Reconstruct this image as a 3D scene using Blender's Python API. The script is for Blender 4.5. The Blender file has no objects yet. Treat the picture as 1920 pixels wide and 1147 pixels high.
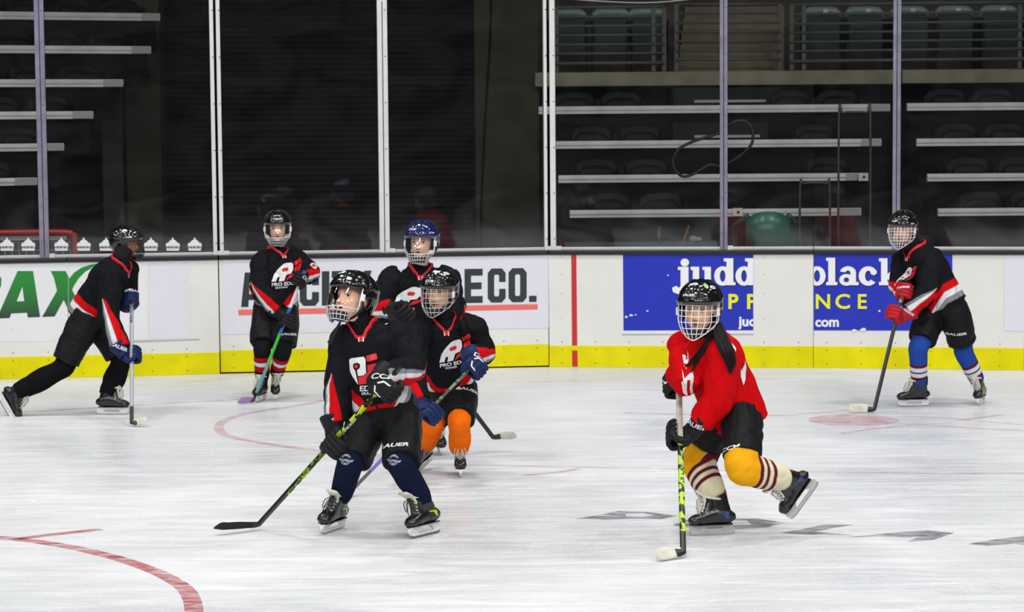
import bpy, bmesh, math, random
import numpy as np
from mathutils import Vector, Matrix, noise
from mathutils.bvhtree import BVHTree
from mathutils.geometry import tessellate_polygon
C = bpy.context.scene.collection
scene = bpy.context.scene
random.seed(7)
rng = np.random.RandomState(11)
R_ = math.radians
# ------------------------------------------------------------------ camera
W, H, FPX = 1920.0, 1147.0, 4290.0
CAM = np.array([0.0, 0.0, 2.264])
PITCH = math.atan(344.5 / FPX)
ROLL = 0.0080
_f = np.array([0, math.cos(PITCH), -math.sin(PITCH)])
_r0 = np.array([1.0, 0, 0])
_u0 = np.cross(_r0, _f)
CR = _r0 * math.cos(ROLL) - _u0 * math.sin(ROLL)
CU = _u0 * math.cos(ROLL) + _r0 * math.sin(ROLL)
CF = _f
cd = bpy.data.cameras.new('camera')
cam = bpy.data.objects.new('camera', cd)
C.objects.link(cam)
cd.sensor_width = 36.0
cd.lens = 36.0 * FPX / W
cd.clip_end = 200
cam.matrix_world = Matrix(((CR[0], CU[0], -CF[0], CAM[0]), (CR[1], CU[1], -CF[1], CAM[1]), (CR[2], CU[2], -CF[2], CAM[2]), (0, 0, 0, 1)))
cd.dof.use_dof = True
cd.dof.focus_distance = 12.6
cd.dof.aperture_fstop = 7.0
scene.camera = cam
# ------------------------------------------------------------------ world, lamps, exposure
scene.view_settings.view_transform = 'Standard'
scene.view_settings.look = 'None'
scene.view_settings.gamma = 1.0
scene.view_settings.exposure = 0.0
w = bpy.data.worlds.new('world')
scene.world = w
w.use_nodes = True
w.node_tree.nodes['Background'].inputs[0].default_value = (0.55, 0.62, 0.75, 1)
w.node_tree.nodes['Background'].inputs[1].default_value = 0.03
scene.cycles.max_bounces = 8
scene.cycles.transparent_max_bounces = 12
def lamp(x, y, z, size, power, spread=120, col=(1.0, 0.985, 0.96)):
    ld = bpy.data.lights.new('arena_lamp', 'AREA')
    ld.shape = 'RECTANGLE'; ld.size = size; ld.size_y = size * 0.6
    ld.energy = power; ld.color = col; ld.spread = R_(spread)
    o = bpy.data.objects.new('arena_lamp', ld); C.objects.link(o)
    o.location = (x, y, z)
    return o
for iy, yy in enumerate((-7.0, -1.0, 5.0, 10.5, 16.0)):
    for xx in (-12.0, -6.0, 0.0, 6.0, 12.0):
        o = lamp(xx, yy, 11.5, 1.3, (245, 200, 100, 98, 200)[iy], 132)
        # the rig near the camera side is tipped a little toward the play
        o.rotation_euler = (R_((42, 36, 16, 8, 2)[iy]), 0, 0)

# ------------------------------------------------------------------ pixel -> place helpers
def ray(px, py):
    return CF + (px - W / 2) / FPX * CR - (py - H / 2) / FPX * CU
def at(px, py, d):
    return CAM + ray(px, py) * d
def ground(px, py, z=0.0):
    v = ray(px, py)
    return CAM + v * ((z - CAM[2]) / v[2])
def gdepth(px, py):
    v = ray(px, py)
    return (0 - CAM[2]) / v[2]
def proj(p):
    v = np.asarray(p, float) - CAM
    d = v @ CF
    return W / 2 + FPX * (v @ CR) / d, H / 2 - FPX * (v @ CU) / d, d
def on_y(px, py, y):
    v = ray(px, py)
    return CAM + v * (y / v[1])
def nrm(v):
    v = np.asarray(v, float)
    return v / max(1e-9, np.linalg.norm(v))
# ------------------------------------------------------------------ materials
MATS = {}
def mat(name, col, rough=0.5, metal=0.0, bump=0.0, bscale=200.0, vcol=False, coat=0.0, spec=0.5, var=0.0, vscale=8.0, sheen=0.0, bdist=0.002):
    if name in MATS: return MATS[name]
    m = bpy.data.materials.new(name); m.use_nodes = True
    nt = m.node_tree; b = nt.nodes['Principled BSDF']
    b.inputs['Roughness'].default_value = rough
    b.inputs['Metallic'].default_value = metal
    b.inputs['Specular IOR Level'].default_value = spec
    b.inputs['Coat Weight'].default_value = coat
    b.inputs['Coat Roughness'].default_value = 0.05
    if sheen:
        b.inputs['Sheen Weight'].default_value = sheen
        b.inputs['Sheen Roughness'].default_value = 0.5
    tc = nt.nodes.new('ShaderNodeTexCoord')
    src = None
    if vcol:
        a = nt.nodes.new('ShaderNodeAttribute'); a.attribute_name = 'Col'; src = a.outputs['Color']
    if var > 0:
        n = nt.nodes.new('ShaderNodeTexNoise'); n.inputs['Scale'].default_value = vscale; n.inputs['Detail'].default_value = 6
        nt.links.new(tc.outputs['Object'], n.inputs['Vector'])
        mr = nt.nodes.new('ShaderNodeMapRange'); mr.inputs[1].default_value = 0.3; mr.inputs[2].default_value = 0.7
        mr.inputs[3].default_value = 1 - var; mr.inputs[4].default_value = 1 + var * 0.5
        nt.links.new(n.outputs[0], mr.inputs[0])
        mx = nt.nodes.new('ShaderNodeVectorMath'); mx.operation = 'SCALE'
        if src: nt.links.new(src, mx.inputs[0])
        else: mx.inputs[0].default_value = col[:3]
        nt.links.new(mr.outputs[0], mx.inputs['Scale'])
        src = mx.outputs[0]
    if src: nt.links.new(src, b.inputs['Base Color'])
    else: b.inputs['Base Color'].default_value = (*col[:3], 1)
    if bump > 0:
        n2 = nt.nodes.new('ShaderNodeTexNoise'); n2.inputs['Scale'].default_value = bscale; n2.inputs['Detail'].default_value = 3
        nt.links.new(tc.outputs['Object'], n2.inputs['Vector'])
        bp = nt.nodes.new('ShaderNodeBump'); bp.inputs['Strength'].default_value = bump; bp.inputs['Distance'].default_value = bdist
        nt.links.new(n2.outputs[0], bp.inputs['Height'])
        nt.links.new(bp.outputs[0], b.inputs['Normal'])
    MATS[name] = m
    return m
def clear_mat(name, tint, gloss=0.07, rough=0.02, haze=0.0, hazecol=(0.8, 0.8, 0.85), low=1.0):
    if name in MATS: return MATS[name]
    m = bpy.data.materials.new(name); m.use_nodes = True
    nt = m.node_tree; nt.nodes.clear()
    out = nt.nodes.new('ShaderNodeOutputMaterial')
    tr = nt.nodes.new('ShaderNodeBsdfTransparent'); tr.inputs[0].default_value = (*tint, 1)
    gl = nt.nodes.new('ShaderNodeBsdfGlossy'); gl.inputs['Roughness'].default_value = rough
    lw = nt.nodes.new('ShaderNodeFresnel'); lw.inputs[0].default_value = 1.45
    ad = nt.nodes.new('ShaderNodeMath'); ad.operation = 'MULTIPLY'; ad.inputs[1].default_value = gloss / 0.034
    nt.links.new(lw.outputs[0], ad.inputs[0])
    cl = nt.nodes.new('ShaderNodeMath'); cl.operation = 'MINIMUM'; cl.inputs[1].default_value = 0.9
    nt.links.new(ad.outputs[0], cl.inputs[0])
    mx = nt.nodes.new('ShaderNodeMixShader')
    nt.links.new(cl.outputs[0], mx.inputs[0]); nt.links.new(tr.outputs[0], mx.inputs[1]); nt.links.new(gl.outputs[0], mx.inputs[2])
    last = mx
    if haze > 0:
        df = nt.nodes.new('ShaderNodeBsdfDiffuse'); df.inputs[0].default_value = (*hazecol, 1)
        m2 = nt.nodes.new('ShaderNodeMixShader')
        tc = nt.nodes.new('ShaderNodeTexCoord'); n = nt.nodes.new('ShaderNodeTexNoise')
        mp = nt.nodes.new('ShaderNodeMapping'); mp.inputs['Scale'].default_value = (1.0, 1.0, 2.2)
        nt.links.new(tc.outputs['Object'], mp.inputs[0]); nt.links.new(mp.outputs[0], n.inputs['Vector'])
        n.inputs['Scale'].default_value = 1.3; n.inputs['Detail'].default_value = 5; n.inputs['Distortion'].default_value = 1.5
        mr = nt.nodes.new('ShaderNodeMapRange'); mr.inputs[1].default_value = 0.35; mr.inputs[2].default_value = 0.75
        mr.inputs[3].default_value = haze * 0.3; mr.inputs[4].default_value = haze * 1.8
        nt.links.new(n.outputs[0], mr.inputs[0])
        # reflection glow painted in: pale haze strengthens low on the sheet
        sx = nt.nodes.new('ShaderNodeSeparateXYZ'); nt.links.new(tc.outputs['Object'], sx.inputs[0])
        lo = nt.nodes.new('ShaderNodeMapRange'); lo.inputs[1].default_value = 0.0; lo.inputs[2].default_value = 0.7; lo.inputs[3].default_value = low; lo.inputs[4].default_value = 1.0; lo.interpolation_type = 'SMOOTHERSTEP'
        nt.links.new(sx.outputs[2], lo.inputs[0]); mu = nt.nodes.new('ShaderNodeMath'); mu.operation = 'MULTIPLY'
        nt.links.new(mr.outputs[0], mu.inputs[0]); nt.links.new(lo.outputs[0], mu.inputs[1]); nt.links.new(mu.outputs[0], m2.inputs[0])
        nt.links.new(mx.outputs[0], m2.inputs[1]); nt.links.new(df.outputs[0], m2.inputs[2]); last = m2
    nt.links.new(last.outputs[0], out.inputs[0])
    MATS[name] = m
    return m
# ------------------------------------------------------------------ mesh helpers
class MB:
    def __init__(s): s.v = []; s.f = []; s.mi = []; s.n = 0
    def add(s, verts, faces, mi=0):
        verts = np.asarray(verts, float).reshape(-1, 3)
        s.v.append(verts); s.f += [tuple(int(i) + s.n for i in f) for f in faces]; s.mi += [mi] * len(faces); s.n += len(verts)
        return s
    def verts(s): return np.concatenate(s.v) if s.v else np.zeros((0, 3))
    def box(s, c, h, ax=None, mi=0):
        c = np.asarray(c, float); A = np.eye(3) if ax is None else np.asarray(ax, float)
        vs = [c + sx * h[0] * A[0] + sy * h[1] * A[1] + sz * h[2] * A[2] for sx in (-1, 1) for sy in (-1, 1) for sz in (-1, 1)]
        return s.add(vs, [(0, 1, 3, 2), (4, 6, 7, 5), (0, 4, 5, 1), (2, 3, 7, 6), (0, 2, 6, 4), (1, 5, 7, 3)], mi)
    def loft(s, rings, cap=True, closed=False, mi=0):
        n = len(rings[0]); m = len(rings); fs = []
        V = np.concatenate([np.asarray(r, float) for r in rings])
        for i in range(m if closed else m - 1):
            a = i * n; b = ((i + 1) % m) * n
            for j in range(n):
                k = (j + 1) % n
                fs.append((a + j, a + k, b + k, b + j))
        if cap and not closed:
            fs.append(tuple(range(n - 1, -1, -1))); fs.append(tuple(range((m - 1) * n, m * n)))
        return s.add(V, fs, mi)
    def tube(s, pts, r, n=8, ref=None, cap=True, closed=False, exp=2.0, mi=0):
        """r: scalar, list of scalars or list of (a,b); ref sets the direction of a"""
        P = [np.asarray(p, float) for p in pts]; m = len(P); rings = []
        prev = None
        for i in range(m):
            if closed: t = nrm(P[(i + 1) % m] - P[i - 1])
            else: t = nrm(P[min(i + 1, m - 1)] - P[max(i - 1, 0)])
            if ref is not None:
                rf = np.asarray(ref[i] if (isinstance(ref, list)) else ref, float)
                a = rf - t * (rf @ t)
                if np.linalg.norm(a) < 1e-6: a = np.cross(t, (0.3, 0.5, 0.8))
                a = nrm(a)
            else:
                if prev is None:
                    q = np.array((0, 0, 1.0)) if abs(t[2]) < 0.9 else np.array((1.0, 0, 0))
                    a = nrm(q - t * (q @ t))
                else:
                    a = nrm(prev - t * (prev @ t))
                prev = a
            b = np.cross(t, a)
            rr = r[i] if isinstance(r, (list, tuple, np.ndarray)) else r
            ra, rb = (rr, rr) if np.isscalar(rr) else rr
            th = np.arange(n) * 2 * math.pi / n
            c_, s_ = np.cos(th), np.sin(th)
            if exp != 2.0:
                c_ = np.sign(c_) * np.abs(c_) ** (2 / exp); s_ = np.sign(s_) * np.abs(s_) ** (2 / exp)
            rings.append(P[i] + np.outer(c_ * ra, a) + np.outer(s_ * rb, b))
        return s.loft(rings, cap, closed, mi)
    def ball(s, c, r, ax=None, nu=16, nv=10, mi=0):
        A = np.eye(3) if ax is None else np.asarray(ax, float)
        r = (r, r, r) if np.isscalar(r) else r
        rings = []
        for i in range(1, nv):
            ph = math.pi * i / nv
            th = np.arange(nu) * 2 * math.pi / nu
            x = np.sin(ph) * np.cos(th) * r[0]; y = np.sin(ph) * np.sin(th) * r[1]; z = -np.cos(ph) * r[2] * np.ones(nu)
            rings.append(np.asarray(c) + np.outer(x, A[0]) + np.outer(y, A[1]) + np.outer(z, A[2]))
        V = np.concatenate(rings + [np.asarray(c, float)[None] - A[2] * r[2], np.asarray(c, float)[None] + A[2] * r[2]])
        fs = []
        for i in range(nv - 2):
            for j in range(nu):
                k = (j + 1) % nu; fs.append((i * nu + j, i * nu + k, (i + 1) * nu + k, (i + 1) * nu + j))
        b = (nv - 1) * nu
        for j in range(nu):
            k = (j + 1) % nu
            fs.append((b, k, j)); fs.append((b + 1, (nv - 2) * nu + j, (nv - 2) * nu + k))
        return s.add(V, fs, mi)
    def chain(s, pts, rs, n=10):
        """rounded tapered chain, for unions"""
        pts = [np.asarray(p, float) for p in pts]
        s.tube(pts, rs, n=n)
        for p, r in ((pts[0], rs[0]), (pts[-1], rs[-1])): s.ball(p, r, nu=n, nv=6)
        return s
def smooth_path(pts, n=6):
    P = [np.asarray(p, float) for p in pts]; out = []
    for i in range(len(P) - 1):
        p0 = P[max(i - 1, 0)]; p1 = P[i]; p2 = P[i + 1]; p3 = P[min(i + 2, len(P) - 1)]
        for k in range(n):
            t = k / n
            out.append(0.5 * ((2 * p1) + (-p0 + p2) * t + (2 * p0 - 5 * p1 + 4 * p2 - p3) * t * t + (-p0 + 3 * p1 - 3 * p2 + p3) * t ** 3))
    out.append(P[-1]); return out
def interp_list(rs, n=6):
    A = [np.atleast_1d(np.asarray(r, float)) for r in rs]; out = []
    for i in range(len(A) - 1):
        for k in range(n):
            t = k / n; t = t * t * (3 - 2 * t); out.append(A[i] * (1 - t) + A[i + 1] * t)
    out.append(A[-1])
    return [float(o[0]) if len(o) == 1 else (float(o[0]), float(o[1])) for o in out]
def fix_normals(me):
    bm = bmesh.new(); bm.from_mesh(me)
    bmesh.ops.recalc_face_normals(bm, faces=bm.faces)
    bm.to_mesh(me); bm.free()
def raw_mesh(name, V, F, smooth=True, fix=True, mi=None):
    me = bpy.data.meshes.new(name)
    me.from_pydata([tuple(v) for v in np.asarray(V)], [], F)
    if mi is not None:
        me.polygons.foreach_set('material_index', np.array(mi, dtype=np.int32))
    if fix: fix_normals(me)
    me.polygons.foreach_set('use_smooth', np.full(len(me.polygons), bool(smooth)))
    me.update()
    return me
def remesh(mb, voxel, it=3, fac=0.5):
    """union of closed shapes -> one continuous surface"""
    me = raw_mesh('tmp', mb.verts(), mb.f)
    o = bpy.data.objects.new('tmp', me); C.objects.link(o)
    m = o.modifiers.new('r', 'REMESH'); m.mode = 'VOXEL'; m.voxel_size = voxel; m.adaptivity = 0
    if it:
        s = o.modifiers.new('s', 'SMOOTH'); s.factor = fac; s.iterations = it
    dg = bpy.context.evaluated_depsgraph_get()
    out = bpy.data.meshes.new_from_object(o.evaluated_get(dg))
    bpy.data.objects.remove(o); bpy.data.meshes.remove(me)
    out.polygons.foreach_set('use_smooth', np.ones(len(out.polygons), dtype=bool))
    return out
def mverts(me):
    a = np.zeros(len(me.vertices) * 3, dtype=np.float32); me.vertices.foreach_get('co', a); return a.reshape(-1, 3).astype(float)
def mnorms(me):
    a = np.zeros(len(me.vertices) * 3, dtype=np.float32); me.vertices.foreach_get('normal', a); return a.reshape(-1, 3).astype(float)
def setverts(me, V):
    me.vertices.foreach_set('co', np.asarray(V, np.float32).ravel()); me.update()
def setcol(me, Cc):
    a = me.color_attributes.new('Col', 'FLOAT_COLOR', 'POINT') if 'Col' not in me.attributes else me.attributes['Col']
    Cc = np.asarray(Cc, float)
    if Cc.shape[1] == 3: Cc = np.concatenate([Cc, np.ones((len(Cc), 1))], 1)
    a.data.foreach_set('color', Cc.astype(np.float32).ravel())
def link(name, me, m, parent=None, loc=None):
    """mesh in world coordinates -> object; children keep the origin of their thing"""
    o = bpy.data.objects.new(name, me); C.objects.link(o)
    for k in (m if isinstance(m, (list, tuple)) else [m]): me.materials.append(k)
    root = parent
    while root is not None and root.parent is not None: root = root.parent
    if root is not None:
        org = Vector(root['_org']) if '_org' in root else Vector(root.location)
        me.transform(Matrix.Translation(-org)); o.parent = parent
    else:
        if loc is None:
            V = mverts(me); loc = (V[:, 0].mean(), V[:, 1].mean(), V[:, 2].min())
        me.transform(Matrix.Translation(-Vector(loc))); o.location = loc
    return o
def obj(name, mb, m, parent=None, smooth=False, loc=None, bevel=0.0, fix=True):
    me = raw_mesh(name, mb.verts(), mb.f, smooth=smooth, fix=fix, mi=mb.mi)
    if bevel:
        bm = bmesh.new(); bm.from_mesh(me)
        bmesh.ops.bevel(bm, geom=[e for e in bm.edges if len(e.link_faces) == 2 and e.calc_face_angle(0) > 0.6], offset=bevel, segments=2, affect='EDGES', profile=0.5)
        bm.to_mesh(me); bm.free()
    return link(name, me, m, parent, loc)
def thing(name, loc):
    o = bpy.data.objects.new(name, None); C.objects.link(o); o.location = Vector(loc); o.empty_display_size = 0.1
    return o
def tag(o, label=None, cat=None, group=None, kind=None):
    if label: o['label'] = label
    if cat: o['category'] = cat
    if group: o['group'] = group
    if kind: o['kind'] = kind
    return o
# ------------------------------------------------------------------ flat marks (letters, crests)
def text2d(s, size=1.0, bold=0.0, shear=0.0, space=1.0, sx=1.0, align='CENTER'):
    cu = bpy.data.curves.new('t', 'FONT'); cu.body = s; cu.size = 1.0; cu.offset = bold; cu.shear = shear
    cu.space_character = space; cu.align_x = align; cu.fill_mode = 'FRONT'; cu.resolution_u = 4
    o = bpy.data.objects.new('t', cu); C.objects.link(o)
    dg = bpy.context.evaluated_depsgraph_get()
    me = bpy.data.meshes.new_from_object(o.evaluated_get(dg))
    V = mverts(me)[:, :2]; F = [tuple(p.vertices) for p in me.polygons]
    bpy.data.objects.remove(o); bpy.data.meshes.remove(me)
    y0 = 0.0
    cap = 0.682  # cap height of the built-in face
    V = V * (size / cap); V[:, 0] *= sx; V[:, 1] -= size / 2
    return V, F
def poly2d(outer, holes=()):
    loops = [[Vector((x, y, 0)) for x, y in outer]] + [[Vector((x, y, 0)) for x, y in h] for h in holes]
    tris = tessellate_polygon(loops)
    V = np.array([(v.x, v.y) for l in loops for v in l]); return V, [tuple(t) for t in tris]
def merge2d(*parts):
    V = []; F = []; n = 0
    for v, f in parts:
        V.append(np.asarray(v, float)); F += [tuple(i + n for i in q) for q in f]; n += len(v)
    return np.concatenate(V), F
def move2d(p, dx=0, dy=0, s=1.0, sx=1.0, sy=1.0):
    V = np.array(p[0], float) * s; V[:, 0] = V[:, 0] * sx + dx; V[:, 1] = V[:, 1] * sy + dy
    return V, p[1]
def gridcut(p, step):
    V, F = p
    bm = bmesh.new()
    vs = [bm.verts.new((x, y, 0)) for x, y in V]
    for f in F:
        try: bm.faces.new([vs[i] for i in f])
        except Exception: pass
    for ax in (0, 1):
        lo, hi = V[:, ax].min(), V[:, ax].max()
        k = math.ceil(lo / step) * step
        while k < hi:
            co = (k, 0, 0) if ax == 0 else (0, k, 0); no = (1, 0, 0) if ax == 0 else (0, 1, 0)
            bmesh.ops.bisect_plane(bm, geom=bm.verts[:] + bm.edges[:] + bm.faces[:], plane_co=co, plane_no=no, dist=1e-7)
            k += step
    bm.verts.index_update()
    V2 = np.array([(v.co.x, v.co.y) for v in bm.verts]); F2 = [tuple(v.index for v in f.verts) for f in bm.faces]
    bm.free(); return V2, F2
def clip2d(p, x0=None, x1=None, y0=None, y1=None):
    V, F = p; bm = bmesh.new(); vs = [bm.verts.new((x, y, 0)) for x, y in V]
    for f in F:
        try: bm.faces.new([vs[i] for i in f])
        except Exception: pass
    for val, no, isx in ((x0, -1, 1), (x1, 1, 1), (y0, -1, 0), (y1, 1, 0)):
        if val is None: continue
        bmesh.ops.bisect_plane(bm, geom=bm.verts[:] + bm.edges[:] + bm.faces[:], plane_co=(val, 0, 0) if isx else (0, val, 0), plane_no=(no, 0, 0) if isx else (0, no, 0), clear_outer=True)
    bm.verts.index_update()
    V2 = np.array([(v.co.x, v.co.y) for v in bm.verts]).reshape(-1, 2); F2 = [tuple(v.index for v in f.verts) for f in bm.faces]
    bm.free(); return V2, F2
def bvh_of(me):
    V = mverts(me); return BVHTree.FromPolygons([tuple(v) for v in V], [tuple(p.vertices) for p in me.polygons])
def hit(bvh, px, py):
    r = nrm(ray(px, py))
    h = bvh.ray_cast(Vector(CAM), Vector(r))
    return (np.array(h[0]), np.array(h[1])) if h[0] is not None else (None, None)
def decal(name, p2, bvh, center, n, u, m, parent, off=0.0025, step=0.012, reach=0.12, label=None):
    """lay a flat mark onto a surface: wraps it over the cloth or shell"""
    n = nrm(n); u = np.asarray(u, float); u = nrm(u - n * (u @ n)); v = np.cross(n, u)
    V, F = gridcut(p2, step)
    out = []; ok = []
    for x, y in V:
        o_ = center + u * x + v * y + n * reach
        h = bvh.ray_cast(Vector(o_), Vector(-n), reach * 2.2)
        if h[0] is None: out.append(center + u * x + v * y); ok.append(False)
        else:
            out.append(np.array(h[0]) + n * off); ok.append(True)
    F = [f for f in F if all(ok[i] for i in f)]
    if not F: return None
    me = raw_mesh(name, np.array(out), F, smooth=True, fix=False)
    me.update()
    if sum((np.array(p.normal) @ n) * p.area for p in me.polygons) < 0: me.flip_normals()
    o = link(name, me, m, parent)
    if label: o['label'] = label
    return o
def decal_px(name, p2, bvh, px, py, m, parent, ang=0.0, off=0.0025, step=0.012, nb=None, scr=None, label=None):
    c, n = hit(bvh, px, py)
    if c is None:
        print('decal miss', name, px, py); return None
    if nb is not None: n = nrm(n + nrm(nb))
    u = CR * math.cos(ang) + CU * math.sin(ang)
    return decal(name, p2, bvh, c, n, u, m, parent, off, step, label=label)
# ================================================================== ICE
def ice_material():
    m = bpy.data.materials.new('ice'); m.use_nodes = True; nt = m.node_tree; b = nt.nodes['Principled BSDF']
    tc = nt.nodes.new('ShaderNodeTexCoord')
    def noise_(scale, sxyz, det=6, dist=0.0, rot=0.0):
        mp = nt.nodes.new('ShaderNodeMapping'); mp.inputs['Scale'].default_value = sxyz; mp.inputs['Rotation'].default_value = (0, 0, rot)
        n = nt.nodes.new('ShaderNodeTexNoise'); n.inputs['Scale'].default_value = scale; n.inputs['Detail'].default_value = det; n.inputs['Distortion'].default_value = dist
        nt.links.new(tc.outputs['Object'], mp.inputs[0]); nt.links.new(mp.outputs[0], n.inputs['Vector']); return n.outputs[0]
    def ramp(src, a, b_, lo=0.0, hi=1.0):
        r = nt.nodes.new('ShaderNodeMapRange'); r.inputs[1].default_value = a; r.inputs[2].default_value = b_; r.inputs[3].default_value = lo; r.inputs[4].default_value = hi
        nt.links.new(src, r.inputs[0]); return r.outputs[0]
    def mth(op, a, b_):
        x = nt.nodes.new('ShaderNodeMath'); x.operation = op
        for i, s in enumerate((a, b_)):
            if hasattr(s, 'links'): nt.links.new(s, x.inputs[i])
            else: x.inputs[i].default_value = s
        return x.outputs[0]
    big = ramp(noise_(0.55, (1, 0.8, 1), 5, 0.6), 0.35, 0.7)            # scraped and wetter patches
    streak = ramp(noise_(3.0, (0.5, 3.2, 1), 8, 0.9, 0.1), 0.42, 0.72)  # skate scuffs
    fine = ramp(noise_(38.0, (1, 1, 1), 6, 0.3), 0.58, 0.74)            # snow specks
    # thin scratch arcs
    sc = None
    for k, (s, rz, sz) in enumerate(((1.1, 0.25, (0.35, 2.2, 1)), (1.5, -0.5, (0.4, 2.0, 1)), (0.9, 1.1, (0.5, 1.6, 1)), (1.9, 0.05, (0.25, 2.6, 1)))):
        v = noise_(s, sz, 3, 1.2, rz)
        d = mth('ABSOLUTE', mth('SUBTRACT', v, 0.5), 0.0)
        l = ramp(d, 0.0, 0.0022, 1.0, 0.0)
        sc = l if sc is None else mth('MAXIMUM', sc, l)
    cr = nt.nodes.new('ShaderNodeMix'); cr.data_type = 'RGBA'
    cr.inputs[6].default_value = (0.56, 0.585, 0.615, 1); cr.inputs[7].default_value = (0.80, 0.81, 0.83, 1)
    fac = mth('MINIMUM', mth('ADD', mth('ADD', mth('MULTIPLY', big, 0.55), mth('MULTIPLY', streak, 0.42)), mth('ADD', mth('MULTIPLY', fine, 0.5), mth('MULTIPLY', sc, 0.4))), 1.0)
    nt.links.new(fac, cr.inputs[0])
    nt.links.new(cr.outputs[2], b.inputs['Base Color'])
    rr = ramp(fac, 0, 1, 0.22, 0.6); nt.links.new(rr, b.inputs['Roughness'])
    b.inputs['IOR'].default_value = 1.2
    b.inputs['Specular IOR Level'].default_value = 0.5
    bp = nt.nodes.new('ShaderNodeBump'); bp.inputs['Strength'].default_value = 0.35; bp.inputs['Distance'].default_value = 0.004
    hh = mth('ADD', mth('MULTIPLY', streak, 0.5), mth('ADD', fine, mth('MULTIPLY', sc, 0.8)))
    nt.links.new(hh, bp.inputs['Height']); nt.links.new(bp.outputs[0], b.inputs['Normal'])
    return m
ICE = ice_material()
# board line on the ice, walked from left to right
BP = [ground(-330, 742), ground(0, 711), ground(413, 701.0), ground(1030, 688), ground(1525, 689.5), ground(1920, 694), ground(2330, 704)]
ib = MB()
ice_pts = [p.copy() for p in BP]
ice_pts = [ice_pts[0] + np.array((-9, -9, 0)), *ice_pts, ice_pts[-1] + np.array((9, -9, 0))]
poly = [(p[0], p[1] + 0.10, 0.0) for p in ice_pts] + [(ice_pts[-1][0], -6.0, 0), (ice_pts[0][0], -6.0, 0)]
bmi = bmesh.new(); fv = [bmi.verts.new(p) for p in poly]; bmi.faces.new(fv)
bmesh.ops.triangulate(bmi, faces=bmi.faces[:])
mi_ = bpy.data.meshes.new('ice'); bmi.to_mesh(mi_); bmi.free(); fix_normals(mi_)
io = link('floor', mi_, ICE, loc=(0, 0, 0)); tag(io, kind='structure')
# arena slab under and around the ice
tag(obj('floor', MB().box((0, 14, -0.11), (34, 34, 0.1)), mat('concrete_floor', (0.10, 0.10, 0.095), 0.8, var=0.2), loc=(0, 0, 0)), kind='structure')

def ice_paint(name, col, strength):
    m = bpy.data.materials.new(name); m.use_nodes = True; nt = m.node_tree; nt.nodes.clear()
    out = nt.nodes.new('ShaderNodeOutputMaterial'); tr = nt.nodes.new('ShaderNodeBsdfTransparent')
    df = nt.nodes.new('ShaderNodeBsdfPrincipled'); df.inputs['Base Color'].default_value = (*col, 1); df.inputs['Roughness'].default_value = 0.4; df.inputs['IOR'].default_value = 1.2
    mx = nt.nodes.new('ShaderNodeMixShader'); tc = nt.nodes.new('ShaderNodeTexCoord')
    mp = nt.nodes.new('ShaderNodeMapping'); mp.inputs['Scale'].default_value = (0.8, 2.6, 1)
    n = nt.nodes.new('ShaderNodeTexNoise'); n.inputs['Scale'].default_value = 7; n.inputs['Detail'].default_value = 8; n.inputs['Distortion'].default_value = 0.8
    nt.links.new(tc.outputs['Object'], mp.inputs[0]); nt.links.new(mp.outputs[0], n.inputs['Vector'])
    mr = nt.nodes.new('ShaderNodeMapRange'); mr.inputs[1].default_value = 0.33; mr.inputs[2].default_value = 0.62; mr.inputs[3].default_value = strength; mr.inputs[4].default_value = strength * 0.25
    nt.links.new(n.outputs[0], mr.inputs[0]); nt.links.new(mr.outputs[0], mx.inputs[0])
    nt.links.new(tr.outputs[0], mx.inputs[1]); nt.links.new(df.outputs[0], mx.inputs[2]); nt.links.new(mx.outputs[0], out.inputs[0])
    return m
RED_P = ice_paint('ice_red', (0.50, 0.04, 0.05), 0.72); RED_F = ice_paint('ice_red_faint', (0.55, 0.06, 0.10), 0.36); GREY_P = ice_paint('ice_grey', (0.06, 0.065, 0.08), 0.62)
def ice_line(name, px_pts, wid, m, label, cat='ice line', n=10, z=0.0015):
    P = smooth_path([ground(*p) for p in px_pts], n)
    V = []; F = []
    for i, p in enumerate(P):
        t = nrm(P[min(i + 1, len(P) - 1)] - P[max(i - 1, 0)]); s = np.array((-t[1], t[0], 0))
        V += [p + s * wid / 2 + (0, 0, z), p - s * wid / 2 + (0, 0, z)]
        if i: F.append((2 * i - 2, 2 * i - 1, 2 * i + 1, 2 * i))
    me = raw_mesh(name, np.array(V), F, smooth=False)
    if sum(p.normal.z for p in me.polygons) < 0: me.flip_normals()
    o = link(name, me, m); tag(o, label, cat); return o
ice_line('circle_line', [(-60, 1004), (0, 1008), (60, 1014), (130, 1025), (200, 1041), (250, 1056), (300, 1075), (340, 1098), (358, 1120), (364, 1150), (362, 1190)], 0.088, RED_P, 'thick red curved faceoff circle line on the ice at lower left')
ice_line('hash_line', [(20, 1012), (90, 1003), (190, 992)], 0.075, RED_P, 'short red hash mark branching off the lower left circle line')
ice_line('circle_line', [(640, 744), (560, 760), (480, 772), (425, 787), (410, 802), (430, 818), (500, 832), (600, 845), (700, 852)], 0.075, RED_F, 'faint red faceoff circle line curving across the ice behind the front skater')
ice_line('goal_line', [(640, 868), (900, 872), (1300, 880), (1600, 886), (1990, 888)], 0.045, RED_F, 'thin straight red line crossing the ice behind the skater in red')
ice_line('hash_line', [(980, 891), (1040, 886), (1085, 879)], 0.05, RED_F, 'short red tick on the ice between the front skater and the red skater')
ice_line('circle_line', [(1170, 774), (1300, 777), (1440, 779), (1520, 775), (1600, 768)], 0.05, RED_F, 'faint red line on the ice behind the skater in red')
ice_line('hash_line', [(1575, 813), (1640, 804), (1712, 797), (1800, 801), (1960, 810)], 0.05, RED_F, 'faint red angled line on the ice below the red dot')
ice_line('hash_line', [(1780, 790), (1885, 777)], 0.05, RED_F, 'short faint red tick on the ice right of the right skater')
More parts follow.
